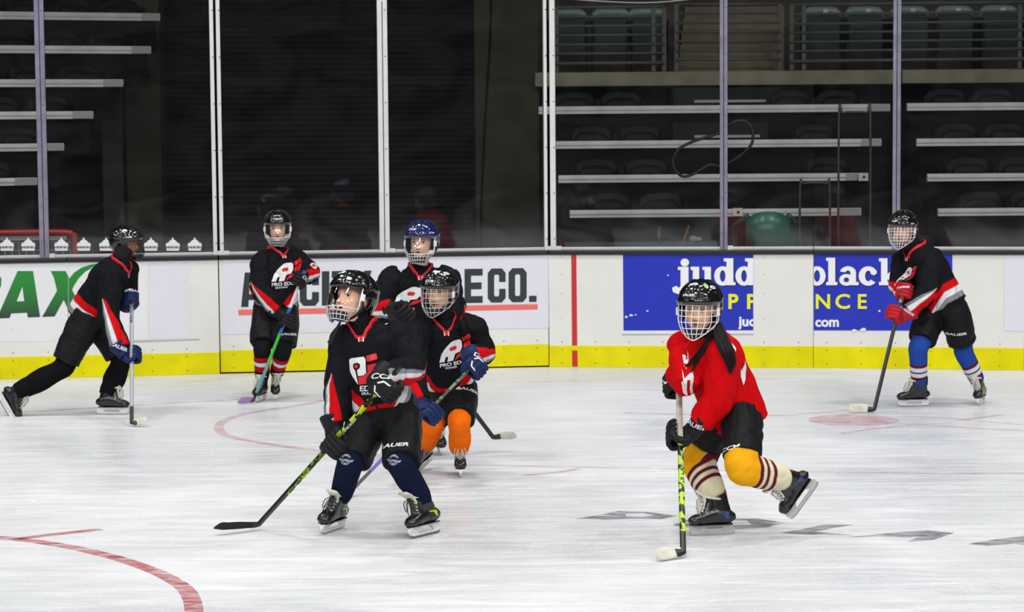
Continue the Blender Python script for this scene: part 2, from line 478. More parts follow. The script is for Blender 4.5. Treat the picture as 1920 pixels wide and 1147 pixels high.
ice_line('circle_line', [(1600, 783), (1700, 781), (1800, 786), (1960, 800)], 0.04, RED_F, 'faint red line on the ice just below the right skater')
ice_line('circle_line', [(-40, 776), (120, 768), (300, 757), (470, 748)], 0.05, RED_F, 'faint red line on the ice under the striding left skater')
# faceoff dot
dc = ground(1600, 787.5)
ang = np.linspace(0, 2 * math.pi, 48, endpoint=False)
me = raw_mesh('faceoff_dot', np.stack([dc[0] + 0.34 * np.cos(ang), dc[1] + 0.34 * np.sin(ang), np.full(48, 0.0016)], 1), [tuple(range(48))], smooth=False)
tag(link('faceoff_dot', me, RED_F), 'round faint red faceoff dot on the ice left of the right skater', 'ice marking')
# faded grey lettering under the ice
def ice_blob(name, outer, holes, label, m=GREY_P):
    g = [tuple(ground(*p)[:2]) for p in outer]; hs = [[tuple(ground(*p)[:2]) for p in h] for h in holes]
    V, F = poly2d(g, hs)
    me = raw_mesh(name, np.concatenate([V, np.full((len(V), 1), 0.0018)], 1), F, smooth=False)
    if sum(p.normal.z for p in me.polygons) < 0: me.flip_normals()
    tag(link(name, me, m), label, 'ice marking')
ice_blob('painted_letter', [(1078, 973), (1120, 966), (1160, 958), (1215, 960), (1270, 967), (1240, 973), (1190, 972), (1130, 974)], [[(1175, 963), (1205, 962), (1228, 966), (1200, 969), (1172, 967)]], 'faded grey painted letter in the ice left of the red skater')
ice_blob('painted_letter', [(1262, 984), (1290, 974), (1350, 971), (1420, 972), (1472, 980), (1440, 989), (1380, 992), (1300, 991)], [[(1340, 976), (1400, 976), (1410, 984), (1345, 985)]], 'faded grey painted letter in the ice under the front skate of the red skater')
ice_blob('painted_letter', [(1462, 999), (1500, 993), (1545, 983), (1600, 984), (1560, 990), (1530, 997), (1600, 1003), (1510, 1002)], [], 'faded grey angular letter in the ice right of the red skater')
ice_blob('painted_letter', [(1590, 1007), (1680, 998), (1740, 994), (1790, 999), (1750, 1012), (1700, 1016), (1720, 1008), (1650, 1006)], [], 'faded grey slanted letter in the ice at the lower right')
ice_blob('painted_letter', [(1815, 1020), (1860, 1012), (1925, 1004), (1990, 1006), (1990, 1026), (1900, 1020), (1850, 1023)], [], 'faded grey letter in the ice at the right edge')
# ================================================================== BOARDS
BH = 1.07
WHITE = mat('board_white', (0.735, 0.735, 0.705), 0.3, spec=0.3, bump=0.05, bscale=30, var=0.04, vscale=3)
YEL = mat('kick_yellow', (0.74, 0.67, 0.002), 0.4, spec=0.15, var=0.12, vscale=5)
CAP = mat('cap_black', (0.012, 0.012, 0.014), 0.35)
ALU = mat('aluminium', (0.62, 0.63, 0.64), 0.42, metal=0.6, var=0.1, vscale=3)
ALUW = mat('aluminium_white', (0.68, 0.68, 0.67), 0.4, metal=0.15, var=0.08, vscale=6)
LILAC = mat('frosted_post', (0.25, 0.235, 0.33), 0.3, metal=0.2, var=0.25, vscale=9)
SCREW = mat('screw', (0.12, 0.12, 0.11), 0.5)
class Seg:
    def __init__(s, A, B):
        s.A = np.array(A); s.B = np.array(B); s.u = nrm(s.B - s.A); s.n = nrm(np.array((s.u[1], -s.u[0], 0))); s.L = np.linalg.norm(s.B - s.A)
        if s.n[1] > 0: s.n = -s.n
    def pt(s, u, z, off=0.0): return s.A + s.u * u + np.array((0, 0, z)) + s.n * off
    def px(s, px, py, off=0.0):
        v = ray(px, py); o = s.A + s.n * off
        t = ((o - CAM) @ s.n) / (v @ s.n); return CAM + v * t
    def uz(s, px, py):
        p = s.px(px, py); return (p - s.A) @ s.u, p[2]
    def box(s, mb, u0, u1, z0, z1, o0, o1, mi=0):
        c = s.pt((u0 + u1) / 2, (z0 + z1) / 2, (o0 + o1) / 2)
        mb.box(c, ((u1 - u0) / 2, (o1 - o0) / 2, (z1 - z0) / 2), (s.u, s.n, (0, 0, 1)), mi)
SL = Seg(BP[1], BP[2]); SG = Seg(BP[2], BP[3]); SC = Seg(BP[3], BP[4]); SD = Seg(BP[4], BP[5])
S0 = Seg(BP[0], BP[1]); SE = Seg(BP[5], BP[6])
def board(seg, u0, u1, label, z0=0.0, off=0.0):
    g = 0.002
    t = thing('dasher_board', seg.pt((u0 + u1) / 2, 0, -0.04))
    m = MB(); seg.box(m, u0 + g, u1 - g, z0 + 0.2, BH - 0.03, -0.09 + off, off); obj('panel', m, WHITE, t)
    m = MB(); seg.box(m, u0 + g, u1 - g, z0, z0 + 0.2, -0.09 + off, 0.008 + off); obj('kickplate', m, YEL, t, bevel=0.003)
    m = MB(); seg.box(m, u0, u1, BH - 0.03, BH + 0.012, -0.12, 0.022 + off); obj('cap_rail', m, CAP, t, bevel=0.008)
    m = MB(); k = 0
    u = u0 + 0.12
    while u < u1 - 0.05:
        for zz in (z0 + 0.04, z0 + 0.165, z0 + 0.235):
            m.ball(seg.pt(u, zz, off + (0.008 if zz < z0 + 0.2 else 0.0)), 0.006, nu=6, nv=4)
        if k % 3 == 0:
            for zz in (0.45, 0.68, 0.86, 1.02): m.ball(seg.pt(u, zz, off), 0.0045, nu=6, nv=4)
        u += 0.31; k += 1
    o = obj('screws', m, SCREW, t); tag(o, kind='stuff')
    return tag(t, label, 'rink board', 'white rink boards with yellow kickplate')
usplit = SL.uz(128, 600)[0]
bd_ext = board(S0, 0, S0.L, 'white rink board continuing past the left edge of the picture')
bd1 = board(SL, 0, usplit, 'white rink board at the far left carrying the green letter A')
bd2 = board(SL, usplit, SL.L - 0.002, 'white rink board with green swoosh behind the striding left skater')
bdg = board(SG, 0.004, SG.L - 0.002, 'white gate board with dark block letters over a coral red stripe', z0=0.014, off=-0.012)
bd3 = board(SC, 0.0, SC.L, 'white rink board with the thin red goal stripe and the first blue sign')
bd4 = board(SD, 0.0, SD.L, 'white rink board with the second blue sign behind the right skater')
bd5 = board(SE, 0, SE.L, 'white rink board continuing past the right edge of the picture')
def print_on(name, seg, p2px, m, parent, off=0.002, col=None):
    """p2px: flat shape given where it is seen on the board; laid on the board's plane"""
    V, F = p2px
    comp = list(range(len(V)))
    def fd(i):
        while comp[i] != i: comp[i] = comp[comp[i]]; i = comp[i]
        return i
    for f in F:
        for q in f[1:]: comp[fd(q)] = fd(f[0])
    ids = {}
    lay = [ids.setdefault(fd(i), len(ids)) for i in range(len(V))]
    P = np.array([seg.px(x, y, off + 0.00022 * lay[i]) for i, (x, y) in enumerate(V)])
    me = raw_mesh(name, P, F, smooth=False, fix=False)
    if sum((np.array(p.normal) @ seg.n) * p.area for p in me.polygons) < 0: me.flip_normals()
    if col is not None: setcol(me, [col(x, y) for x, y in V])
    return link(name, me, m, parent)
def rect(x0, y0, x1, y1, sl=0.0): return [(x0, y0), (x1, y0 + sl * (x1 - x0)), (x1, y1 + sl * (x1 - x0)), (x0, y1)]
def R2(x0, y0, x1, y1): return poly2d([(x0, y0), (x1, y0), (x1, y1), (x0, y1)])
AD_LIL = mat('ad_lilac', (0.70, 0.70, 0.78), 0.35, spec=0.3)
AD_WHT = mat('ad_white', (0.74, 0.75, 0.78), 0.35, spec=0.3)
AD_DARK = mat('ad_charcoal', (0.022, 0.03, 0.03), 0.4)
AD_CORAL = mat('ad_coral', (0.78, 0.16, 0.13), 0.35)
AD_BLUE = mat('ad_blue', (0.020, 0.035, 0.45), 0.4, spec=0.25, var=0.06, vscale=6)
AD_YEL = mat('ad_yellow', (0.80, 0.78, 0.01), 0.35)
AD_NAVY = mat('ad_navy', (0.006, 0.01, 0.09), 0.4)
AD_LET = mat('ad_letter_white', (0.80, 0.81, 0.84), 0.35)
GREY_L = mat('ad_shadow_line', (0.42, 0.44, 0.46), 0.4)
VC = mat('print_colour', (1, 1, 1), 0.4, vcol=True)
RED_ST = mat('goal_stripe_red', (0.55, 0.02, 0.025), 0.35)
# left board prints
print_on('ad_panel', SL, poly2d(rect(-60, 487.5, 127.3, 640.5, -0.009)), AD_WHT, bd1)
print_on('ad_panel', SL, poly2d([(128.8, 485.8), (277, 483.5), (277, 637), (128.8, 639)]), AD_WHT, bd2)
print_on('blank_sticker', SL, poly2d([(280, 485), (356, 483.8), (356, 633.5), (280, 635)]), AD_LIL, bd2)
print_on('sticker_shadow', SL, poly2d([(168, 641.6), (374, 634.8), (374, 637.8), (168, 644.6)]), GREY_L, bd2)  # shadow line below the stickers, painted as a grey strip
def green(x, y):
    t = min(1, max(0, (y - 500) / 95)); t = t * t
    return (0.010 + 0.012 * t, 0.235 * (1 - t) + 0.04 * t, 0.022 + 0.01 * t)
def dense(p): return gridcut(p, 6.0)
A_ = poly2d([(33, 508), (62, 508), (75, 594), (52, 595), (51, 586), (21, 587.5), (18, 596), (-6, 597)], [[(31, 565), (45.5, 564.5), (42, 537)]])
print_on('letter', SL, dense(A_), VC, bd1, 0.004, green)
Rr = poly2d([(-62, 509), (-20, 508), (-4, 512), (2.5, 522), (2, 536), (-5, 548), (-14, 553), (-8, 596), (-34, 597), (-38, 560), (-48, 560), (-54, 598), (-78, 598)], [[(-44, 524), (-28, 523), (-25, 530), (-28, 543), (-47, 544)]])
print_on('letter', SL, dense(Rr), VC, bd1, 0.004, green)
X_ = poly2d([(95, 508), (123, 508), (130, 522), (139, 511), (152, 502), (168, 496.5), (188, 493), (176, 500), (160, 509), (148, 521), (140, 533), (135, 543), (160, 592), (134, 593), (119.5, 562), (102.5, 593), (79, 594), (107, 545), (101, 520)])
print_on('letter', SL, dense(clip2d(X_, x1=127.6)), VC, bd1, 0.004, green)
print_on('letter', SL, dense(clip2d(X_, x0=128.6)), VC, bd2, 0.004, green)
# gate prints
print_on('ad_panel', SG, poly2d([(417.5, 480), (1029, 473.5), (1029, 614.5), (417.5, 627)]), AD_LIL, bdg, -0.009)
def blk(ch, x0, x1, w=None):
    """chamfered block letter in a 100-unit high box from x0 to x1"""
    W_ = x1 - x0; s = w or min(14.0, W_ * 0.36); c = 7; hb = 20
    def P(*p): return [(x0 + a, b) for a, b in p]
    if ch == 'A': return poly2d(P((7, 0), (W_ - 7, 0), (W_, 100), (W_ - s, 100), (W_ - s - 0.5, 80), (s + 0.5, 80), (s, 100), (0, 100)), [P((s + 1.5, 63), (W_ - s - 1.5, 63), (W_ - s - 2.5, 22), (s + 2.5, 22))])
    if ch == 'L': return poly2d(P((0, 0), (s, 0), (s, 80), (W_, 80), (W_, 100), (0, 100)))
    if ch == 'I': return poly2d(P((0, 0), (W_, 0), (W_, 100), (0, 100)))
    if ch == 'T': return poly2d(P((0, 0), (W_, 0), (W_, hb), (W_ / 2 + s / 2, hb), (W_ / 2 + s / 2, 100), (W_ / 2 - s / 2, 100), (W_ / 2 - s / 2, hb), (0, hb)))
    if ch == 'Y': return poly2d(P((0, 0), (s, 0), (W_ / 2, 38), (W_ - s, 0), (W_, 0), (W_ / 2 + s / 2, 58), (W_ / 2 + s / 2, 100), (W_ / 2 - s / 2, 100), (W_ / 2 - s / 2, 58)))
    if ch == 'F': return poly2d(P((0, 0), (W_, 0), (W_, hb), (s, hb), (s, 40), (W_ - 4, 40), (W_ - 4, 60), (s, 60), (s, 100), (0, 100)))
    if ch == 'E': return poly2d(P((0, 0), (W_, 0), (W_, hb), (s, hb), (s, 40), (W_ - 2, 40), (W_ - 2, 60), (s, 60), (s, 80), (W_, 80), (W_, 100), (0, 100)))
    if ch == 'N': return poly2d(P((0, 0), (s, 0), (W_ - s, 55), (W_ - s, 0), (W_, 0), (W_, 100), (W_ - s, 100), (s, 45), (s, 100), (0, 100)))
    if ch == 'O': return poly2d(P((c, 0), (W_ - c, 0), (W_, 13), (W_, 87), (W_ - c, 100), (c, 100), (0, 87), (0, 13)), [P((s, 22), (s + 2, 18), (W_ - s - 2, 18), (W_ - s, 22), (W_ - s, 78), (W_ - s - 2, 82), (s + 2, 82), (s, 78))])
    if ch == 'C': return poly2d(P((c, 0), (W_ - c, 0), (W_, 13), (W_, 40), (W_ - s, 40), (W_ - s, 22), (W_ - s - 2, 18), (s + 2, 18), (s, 22), (s, 78), (s + 2, 82), (W_ - s - 2, 82), (W_ - s, 78), (W_ - s, 60), (W_, 60), (W_, 87), (W_ - c, 100), (c, 100), (0, 87), (0, 13)))
    if ch == '.': return poly2d(P((0, 82), (W_, 82), (W_, 100), (0, 100)))
for ch, x0, x1 in (('A', 452, 490), ('L', 494, 521), ('L', 525, 551), ('C', 562, 598), ('I', 603.5, 617.5), ('T', 622, 657), ('Y', 659, 697), ('F', 718, 750), ('E', 754, 786), ('N', 790, 825), ('C', 829, 863), ('E', 871, 905), ('C', 914.5, 948), ('O', 953.5, 987.5), ('.', 992, 1006)):
    V, F = blk(ch, x0, x1); V = V.copy()
    top = 511 - (V[:, 0] - 452) * 0.0163; bot = 575.5 - (V[:, 0] - 452) * 0.0177
    V[:, 1] = top + (bot - top) * V[:, 1] / 100.0
    print_on('letter', SG, (V, F), AD_DARK, bdg, -0.007)
print_on('red_stripe', SG, poly2d([(447, 580.5), (1008, 570), (1008, 580), (447, 591)]), AD_CORAL, bdg, -0.007)
# right board prints
print_on('goal_stripe', SC, poly2d([(1071, 473), (1080.5, 473), (1082.5, 657), (1072.6, 657)]), RED_ST, bd3, 0.002)
print_on('goal_stripe', SC, poly2d([(1072.6, 657), (1082.5, 657), (1083.2, 687), (1073, 687)]), RED_ST, bd3, 0.0105)
print_on('sign_border', SC, poly2d([(1166, 474.5), (1412.5, 473.5), (1412.5, 625.5), (1166, 625.5)]), AD_WHT, bd3, 0.002)
print_on('border_shadow', SC, poly2d([(1165.5, 625.5), (1413, 625.3), (1413, 627.5), (1165.5, 628)]), GREY_L, bd3, 0.003)  # grey strip painted as a shadow line under the white border
print_on('sign_panel', SC, poly2d([(1168, 477.5), (1412.3, 476), (1412.3, 619), (1169, 619.5)]), AD_BLUE, bd3, 0.004)
print_on('sign_panel', SD, poly2d([(1526, 475.6), (1785.5, 475.2), (1786, 619.8), (1526, 619)]), AD_BLUE, bd4, 0.004)
print_on('blank_sticker', SD, poly2d([(1883, 475), (1925, 475), (1925, 621), (1883, 620)]), AD_LIL, bd4, 0.003)
def ell(cx, cy, rx, ry, n=28, a0=0, a1=360):
    return [(cx + rx * math.cos(R_(a0 + (a1 - a0) * i / n)), cy + ry * math.sin(R_(a0 + (a1 - a0) * i / n))) for i in range(n + (0 if a1 - a0 == 360 else 1))]
def ring2(cx, cy, rx, ry, ix, iy, icx=0): return poly2d(ell(cx, cy, rx, ry), [ell(cx + icx, cy, ix, iy)])
def arcband(cx, cy, rx, ry, ix, iy, a0, a1): return poly2d(ell(cx, cy, rx, ry, 24, a0, a1) + ell(cx, cy, ix, iy, 24, a1, a0)[0:])
def slab(ch, x, t=484.0, xt=500.0, b=534.5):
    """fat serif lower-case letters; x is the left edge"""
    if ch == 'j': return merge2d(poly2d(ell(x + 20, t + 8, 8, 7.5)), R2(x + 12, xt, x + 27, b + 1), R2(x + 7, xt, x + 14, xt + 6), poly2d([(x + 27, b), (x + 26, b + 9), (x + 20, b + 15), (x + 8, b + 17), (x - 2, b + 13), (x - 4, b + 5), (x + 4, b + 1), (x + 9, b + 5), (x + 12, b + 2), (x + 12, b)]))
    if ch == 'u': return merge2d(R2(x, xt, x + 14, xt + 6), R2(x + 4, xt, x + 16, b - 10), poly2d([(x + 4, b - 12), (x + 16, b - 12), (x + 18, b - 8), (x + 26, b - 8), (x + 26, b - 1), (x + 18, b + 1), (x + 9, b - 1), (x + 5, b - 6)]), R2(x + 26, xt, x + 38, b), R2(x + 22, xt, x + 28, xt + 6), R2(x + 36, b - 6, x + 42, b))
    if ch == 'd': return merge2d(ring2(x + 15, (xt + b) / 2, 16, (b - xt) / 2 + 1, 5.2, 11), R2(x + 22, t, x + 35, b), R2(x + 17, t, x + 24, t + 6), R2(x + 33, b - 6, x + 39, b))
    if ch == 'b': return merge2d(ring2(x + 23, (xt + b) / 2, 16, (b - xt) / 2 + 1, 5.5, 11), R2(x + 3, t, x + 15, b), R2(x - 2, t, x + 5, t + 6))
    if ch == 'l': return merge2d(R2(x + 4, t - 1, x + 17, b), R2(x, t - 1, x + 6, t + 5), R2(x, b - 6, x + 21, b))
    if ch == 'a': return merge2d(ring2(x + 13, b - 10, 13.5, 11, 5, 4.5), arcband(x + 16, xt + 11, 15, 12, 4.5, 4, 190, 360), R2(x + 20.5, xt + 11, x + 31, b), R2(x + 29, b - 6, x + 36, b))
    if ch == 'c': return merge2d(arcband(x + 17, (xt + b) / 2, 18, (b - xt) / 2 + 1, 6, 10, 42, 318), poly2d(ell(x + 27, xt + 10, 6, 5.5)))
    if ch == 'k': return merge2d(R2(x + 4, t, x + 16, b), R2(x, t, x + 6, t + 6), R2(x, b - 6, x + 19, b), poly2d([(x + 15, b - 20), (x + 27, xt + 4), (x + 22, xt + 4), (x + 22, xt - 1), (x + 42, xt - 1), (x + 42, xt + 5), (x + 37, xt + 5), (x + 27, xt + 15), (x + 37, b - 6), (x + 42, b - 6), (x + 42, b), (x + 25, b), (x + 16, b - 12)]))
def slab_word(seg, parent, items, cl):
    for ch, x in items:
        p = slab(ch, x)
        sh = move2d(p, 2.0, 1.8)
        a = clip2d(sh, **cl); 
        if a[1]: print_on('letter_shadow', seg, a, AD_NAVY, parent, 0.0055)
        a = clip2d(p, **cl)
        if a[1]: print_on('letter', seg, a, AD_LET, parent, 0.007)
slab_word(SC, bd3, (('j', 1264), ('u', 1295), ('d', 1340), ('d', 1380)), dict(x1=1412.3))
slab_word(SD, bd4, (('b', 1509), ('l', 1549), ('a', 1574), ('c', 1611), ('k', 1648)), dict(x0=1526))
def word_px(seg, parent, s, cx, cy, h, m, bold=0.02, sx=1.0, space=1.0, cl=None, off=0.006, shadow=None, name='letter'):
    V, F = text2d(s, h, bold, 0, space, sx); V = V.copy(); V[:, 0] += cx; V[:, 1] = cy - V[:, 1]
    for dx, mm, of in (((1.2, shadow, off),) if shadow else ()) + ((0, m, off + 0.001),):
        p = (V + np.array((dx, dx)), F)
        if cl: p = clip2d(p, **cl)
        if p[1]: print_on(name, seg, p, mm, parent, of)
word_px(SC, bd3, 'P', 1374, 565, 26, AD_YEL, 0.03)
word_px(SC, bd3, 'P', 1409, 565, 26, AD_YEL, 0.03, cl=dict(x1=1412.3))
word_px(SC, bd3, 'juddblack.com', 1461, 602, 17.5, AD_LET, 0.035, cl=dict(x1=1412.3), sx=1.02)
word_px(SD, bd4, 'N', 1543, 565, 26, AD_YEL, 0.02, sx=1.05)
word_px(SD, bd4, 'C', 1580, 565, 26, AD_YEL, 0.02, sx=1.1)
word_px(SD, bd4, 'E', 1616, 565, 26, AD_YEL, 0.02)
word_px(SD, bd4, 'com', 1551, 603, 17.5, AD_LET, 0.035, cl=dict(x0=1526.4), sx=1.0)
# worn spots on the blue signs
def blobs(seg, parent, pts):
    for x, y, r in pts:
        q = [(x + r * random.uniform(0.6, 1.3) * math.cos(a), y + 0.6 * r * random.uniform(0.6, 1.3) * math.sin(a)) for a in np.linspace(0, 6.28, 9)[:-1]]
        print_on('worn_spot', seg, poly2d(q), AD_WHT, parent, 0.0075)
blobs(SC, bd3, [(1174, 594, 4), (1183, 591, 4), (1214, 583, 2.5), (1252, 516, 2.2), (1192, 590, 2)])
blobs(SD, bd4, [(1649, 583, 3), (1618, 618, 6), (1602, 619, 5)])
# ================================================================== GLASS AND POSTS
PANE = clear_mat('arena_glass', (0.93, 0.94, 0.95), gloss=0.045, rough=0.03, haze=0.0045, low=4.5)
ZG0, ZG1 = BH + 0.03, 3.385
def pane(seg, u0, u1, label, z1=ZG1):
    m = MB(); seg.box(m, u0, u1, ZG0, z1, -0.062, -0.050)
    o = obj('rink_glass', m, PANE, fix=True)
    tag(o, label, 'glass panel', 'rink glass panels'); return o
def sill(seg, u0, u1):
    m = MB(); seg.box(m, u0, u1, BH + 0.012, BH + 0.04, -0.075, -0.038)
    o = obj('glass_rail', m, ALU, bevel=0.004)
    return o
def post(seg, u, wd, m, label, z1=ZG1, mid=True):
    t = thing('glass_post', seg.pt(u, BH, -0.05))
    b = MB(); seg.box(b, u - wd / 2, u + wd / 2, BH + 0.012, z1, -0.095, -0.02); obj('upright', b, m, t, bevel=0.004)
    if mid:
        b = MB(); seg.box(b, u - 0.004, u + 0.004, BH + 0.02, z1 - 0.02, -0.03, -0.0185); obj('seam', b, CAP, t)
    b = MB()
    for zz in np.arange(BH + 0.12, z1, 0.42): b.ball(seg.pt(u + wd * 0.25, zz, -0.0195), 0.007, nu=6, nv=4)
    tag(obj('bolts', b, SCREW, t), kind='stuff')
    b = MB(); seg.box(b, u + wd / 2, u + wd / 2 + 0.05, BH + 0.012, BH + 0.05, -0.05, -0.02); obj('clip', b, ALUW, t, bevel=0.003)
    return tag(t, label, 'glass post', None)
def U(seg, x): return seg.uz(x, 468)[0]
u83 = U(SL, 83); uL0 = U(SL, 404) ; uG0 = U(SG, 416); u720 = U(SG, 722); uG1 = U(SG, 1025); uC0 = U(SC, 1037); u1357 = U(SC, 1357); u1680 = U(SD, 1680)
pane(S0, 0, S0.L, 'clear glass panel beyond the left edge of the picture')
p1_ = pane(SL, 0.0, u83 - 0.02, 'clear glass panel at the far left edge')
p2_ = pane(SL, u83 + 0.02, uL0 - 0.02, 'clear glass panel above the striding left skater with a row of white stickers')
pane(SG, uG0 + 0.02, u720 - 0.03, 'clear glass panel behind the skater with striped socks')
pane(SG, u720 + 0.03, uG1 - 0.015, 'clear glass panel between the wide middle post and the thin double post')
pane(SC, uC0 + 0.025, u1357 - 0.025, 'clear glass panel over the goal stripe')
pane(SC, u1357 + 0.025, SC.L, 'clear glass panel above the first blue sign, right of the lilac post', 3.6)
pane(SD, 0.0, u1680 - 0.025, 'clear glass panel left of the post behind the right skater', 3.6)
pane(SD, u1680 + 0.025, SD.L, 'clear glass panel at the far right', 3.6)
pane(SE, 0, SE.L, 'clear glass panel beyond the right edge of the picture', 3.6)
for sg, a, b, l in ((S0, 0, S0.L, 'grey metal glass channel beyond the left edge'), (SL, 0, SL.L, 'grey metal glass channel on top of the left boards'), (SG, 0.01, SG.L - 0.01, 'grey metal glass channel on top of the gate board'), (SC, 0, SC.L, 'grey metal glass channel on the board above the first blue sign'), (SD, 0, SD.L, 'grey metal glass channel on the board above the second blue sign'), (SE, 0, SE.L, 'grey metal glass channel beyond the right edge')):
    tag(sill(sg, a, b), l, 'glass channel')
post(SL, u83, 0.085, LILAC, 'lilac grey glass post near the left edge', 3.6)
post(SL, uL0, 0.036, ALUW, 'left strand of the thin white double post left of the striped sock skater', mid=False)
post(SG, uG0, 0.036, ALUW, 'right strand of the thin white double post left of the striped sock skater', mid=False)
post(SG, u720, 0.092, ALUW, 'wide white metal glass post left of the navy helmet skater')
post(SG, uG1, 0.030, ALUW, 'thinner left strand of the white double post above the end of the block lettering', mid=False)
post(SC, uC0, 0.050, ALUW, 'thicker right strand of the white double post left of the goal stripe', mid=False)
post(SC, u1357, 0.070, LILAC, 'lilac grey glass post above the first blue sign', 3.6)
post(SD, u1680, 0.070, LILAC, 'lilac grey glass post rising behind the right skater', 3.6)
# white dome stickers along the bottom of the left glass
STK = mat('sticker_white', (0.72, 0.74, 0.76), 0.5)
FILM = clear_mat('sticker_film', (0.55, 0.56, 0.58), gloss=0.03, haze=0.05)
def sticker(seg, px, parent):
    dome = poly2d([(-14, -2), (-13, 4), (-9, 5), (-6, 9), (-2, 11), (-1, 15), (1, 15), (2, 11), (6, 9), (9, 5), (13, 4), (14, -2)])
    base = poly2d([(-12, -11), (12, -11), (13, -6), (-13, -6)])
    txt = text2d('TULALIP', 5.4, 0.02, sx=0.92); txt = move2d(txt, 0, -4.6)
    V, F = merge2d(dome, base); V = V.copy() * 0.95
    cy = 459.5 + 0.0 * px
    o = print_on('sticker', seg, (np.stack([px + V[:, 0], cy - V[:, 1]], 1), F), STK, parent, -0.048)
    V = txt[0] * 0.95
    print_on('lettering', seg, (np.stack([px + V[:, 0], cy - V[:, 1]], 1), txt[1]), mat('sticker_ink', (0.5, 0.52, 0.54), 0.5), parent, -0.047)
for sx_ in (13, 53): sticker(SL, sx_, p1_)
for sx_ in (115, 157, 199, 241, 283, 324, 365): sticker(SL, sx_, p2_)

FILM2 = clear_mat('sticker_band', (0.80, 0.80, 0.82), gloss=0.02, rough=0.2, haze=0.030)
for xa, xb, pr in ((-20, 77, p1_), (90, 386, p2_)):
    o = print_on('sticker_band', SL, poly2d([(xa, 446), (xb, 444), (xb, 473), (xa, 475)]), FILM2, pr, -0.0495)
# ================================================================== STANDS BEHIND THE GLASS
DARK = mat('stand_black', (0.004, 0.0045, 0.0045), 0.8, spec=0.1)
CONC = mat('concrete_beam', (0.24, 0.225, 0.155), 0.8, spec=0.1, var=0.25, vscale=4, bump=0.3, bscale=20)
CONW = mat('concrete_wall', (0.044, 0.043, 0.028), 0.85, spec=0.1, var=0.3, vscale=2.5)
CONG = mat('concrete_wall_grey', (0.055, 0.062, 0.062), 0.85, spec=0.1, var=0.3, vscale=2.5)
NOSE = mat('bleacher_aluminium', (0.62, 0.62, 0.62), 0.6, metal=0.0, var=0.15, vscale=5)
NOSE2 = mat('bleacher_end', (0.36, 0.36, 0.36), 0.6, spec=0.2)
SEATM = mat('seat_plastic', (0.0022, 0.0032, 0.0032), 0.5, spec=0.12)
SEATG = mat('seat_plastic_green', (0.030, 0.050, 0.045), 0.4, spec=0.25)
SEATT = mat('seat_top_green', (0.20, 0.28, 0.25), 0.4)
RAILM = mat('rail_steel', (0.10, 0.10, 0.10), 0.55, spec=0.2)
def zbox(mb, px0, py0, px1, py1, d0, depth):
    """box whose front face is seen at the pixel rectangle, at distance d0"""
    a = at(px0, (py0 + py1) / 2, d0); b = at(px1, (py0 + py1) / 2, d0); t = at((px0 + px1) / 2, py0, d0)[2]; q = at((px0 + px1) / 2, py1, d0)[2]
    y = (a[1] + b[1]) / 2
    mb.box(((a[0] + b[0]) / 2, y + depth / 2, (t + q) / 2), (abs(b[0] - a[0]) / 2, depth / 2, abs(t - q) / 2)); return mb
def bleacher(px0, px1, py, d, label, grp, endtab=None, ang=0.0, hh=7.2):
    a = at(px0, py, d); b = at(px1, py, d)
    z = (a[2] + b[2]) / 2
    if ang:
        # this block of stands turns with the rink corner
        L = abs(b[0] - a[0]); ux = np.array((math.cos(ang), math.sin(ang), 0)); b = b.copy(); a = a.copy()
        v = ray(px0, py); pt = np.array(b); n_ = np.array((-ux[1], ux[0], 0))
        tt = ((pt - CAM) @ n_) / (v @ n_); a = CAM + v * tt; z = b[2]
    a[2] = b[2] = z
    u = nrm(b - a); nb = np.array((-u[1], u[0], 0)); L = np.linalg.norm(b - a); h = hh / FPX * d
    t = thing('bleacher_row', ((a[0] + b[0]) / 2, (a[1] + b[1]) / 2, 0.0))
    ax = (u, nb, (0, 0, 1)); c = (a + b) / 2
    m = MB(); m.box(c, (L / 2, 0.03, h), ax)
    m.box(c + np.array((0, 0, h * 0.2)) - nb * 0.032, (L / 2, 0.008, h * 0.35), ax)
    obj('nosing', m, NOSE, t, bevel=0.004)
    m = MB(); m.box(b - u * 0.12 - nb * 0.032, (0.11, 0.014, h * 0.9), ax); obj('end_cap', m, NOSE2, t)
    zt = c[2] + h - 0.324
    m = MB(); m.box(np.array((c[0], c[1], zt - 0.02)) + nb * 0.42, (L / 2, 0.39, 0.02), ax); obj('tread', m, DARK, t)
    m = MB(); hs_ = (zt - 0.04) / 2 if not ang or py > 330 else 0.05; m.box(np.array((c[0], c[1], zt - 0.04 - hs_)) + nb * 0.06, (L / 2 - 0.03, 0.02, hs_), ax); m.box(np.array((c[0], c[1], (zt + c[2] - h) / 2)) + nb * 0.04, (L / 2 - 0.03, 0.01, (c[2] - h - zt) / 2), ax); obj('support', m, DARK, t)
    tag(t, label, 'bleacher row', grp)
    return a, b, u, nb, h
rowsR = [(1068, 1614, 399, 24.0), (1047, 1626, 333.5, 24.85), (1040, 1652, 269.5, 25.7), (1010, 1668, 204.5, 26.6)]
rowsR2 = [(1758, 1990, 397, 24.0), (1738, 1990, 332, 24.85), (1718, 1990, 266, 25.7), (1700, 1990, 199.5, 26.6)]
ordn = ('first', 'second', 'third', 'fourth', 'fifth', 'sixth')
names = ['lowest', 'second lowest', 'second highest', 'highest']
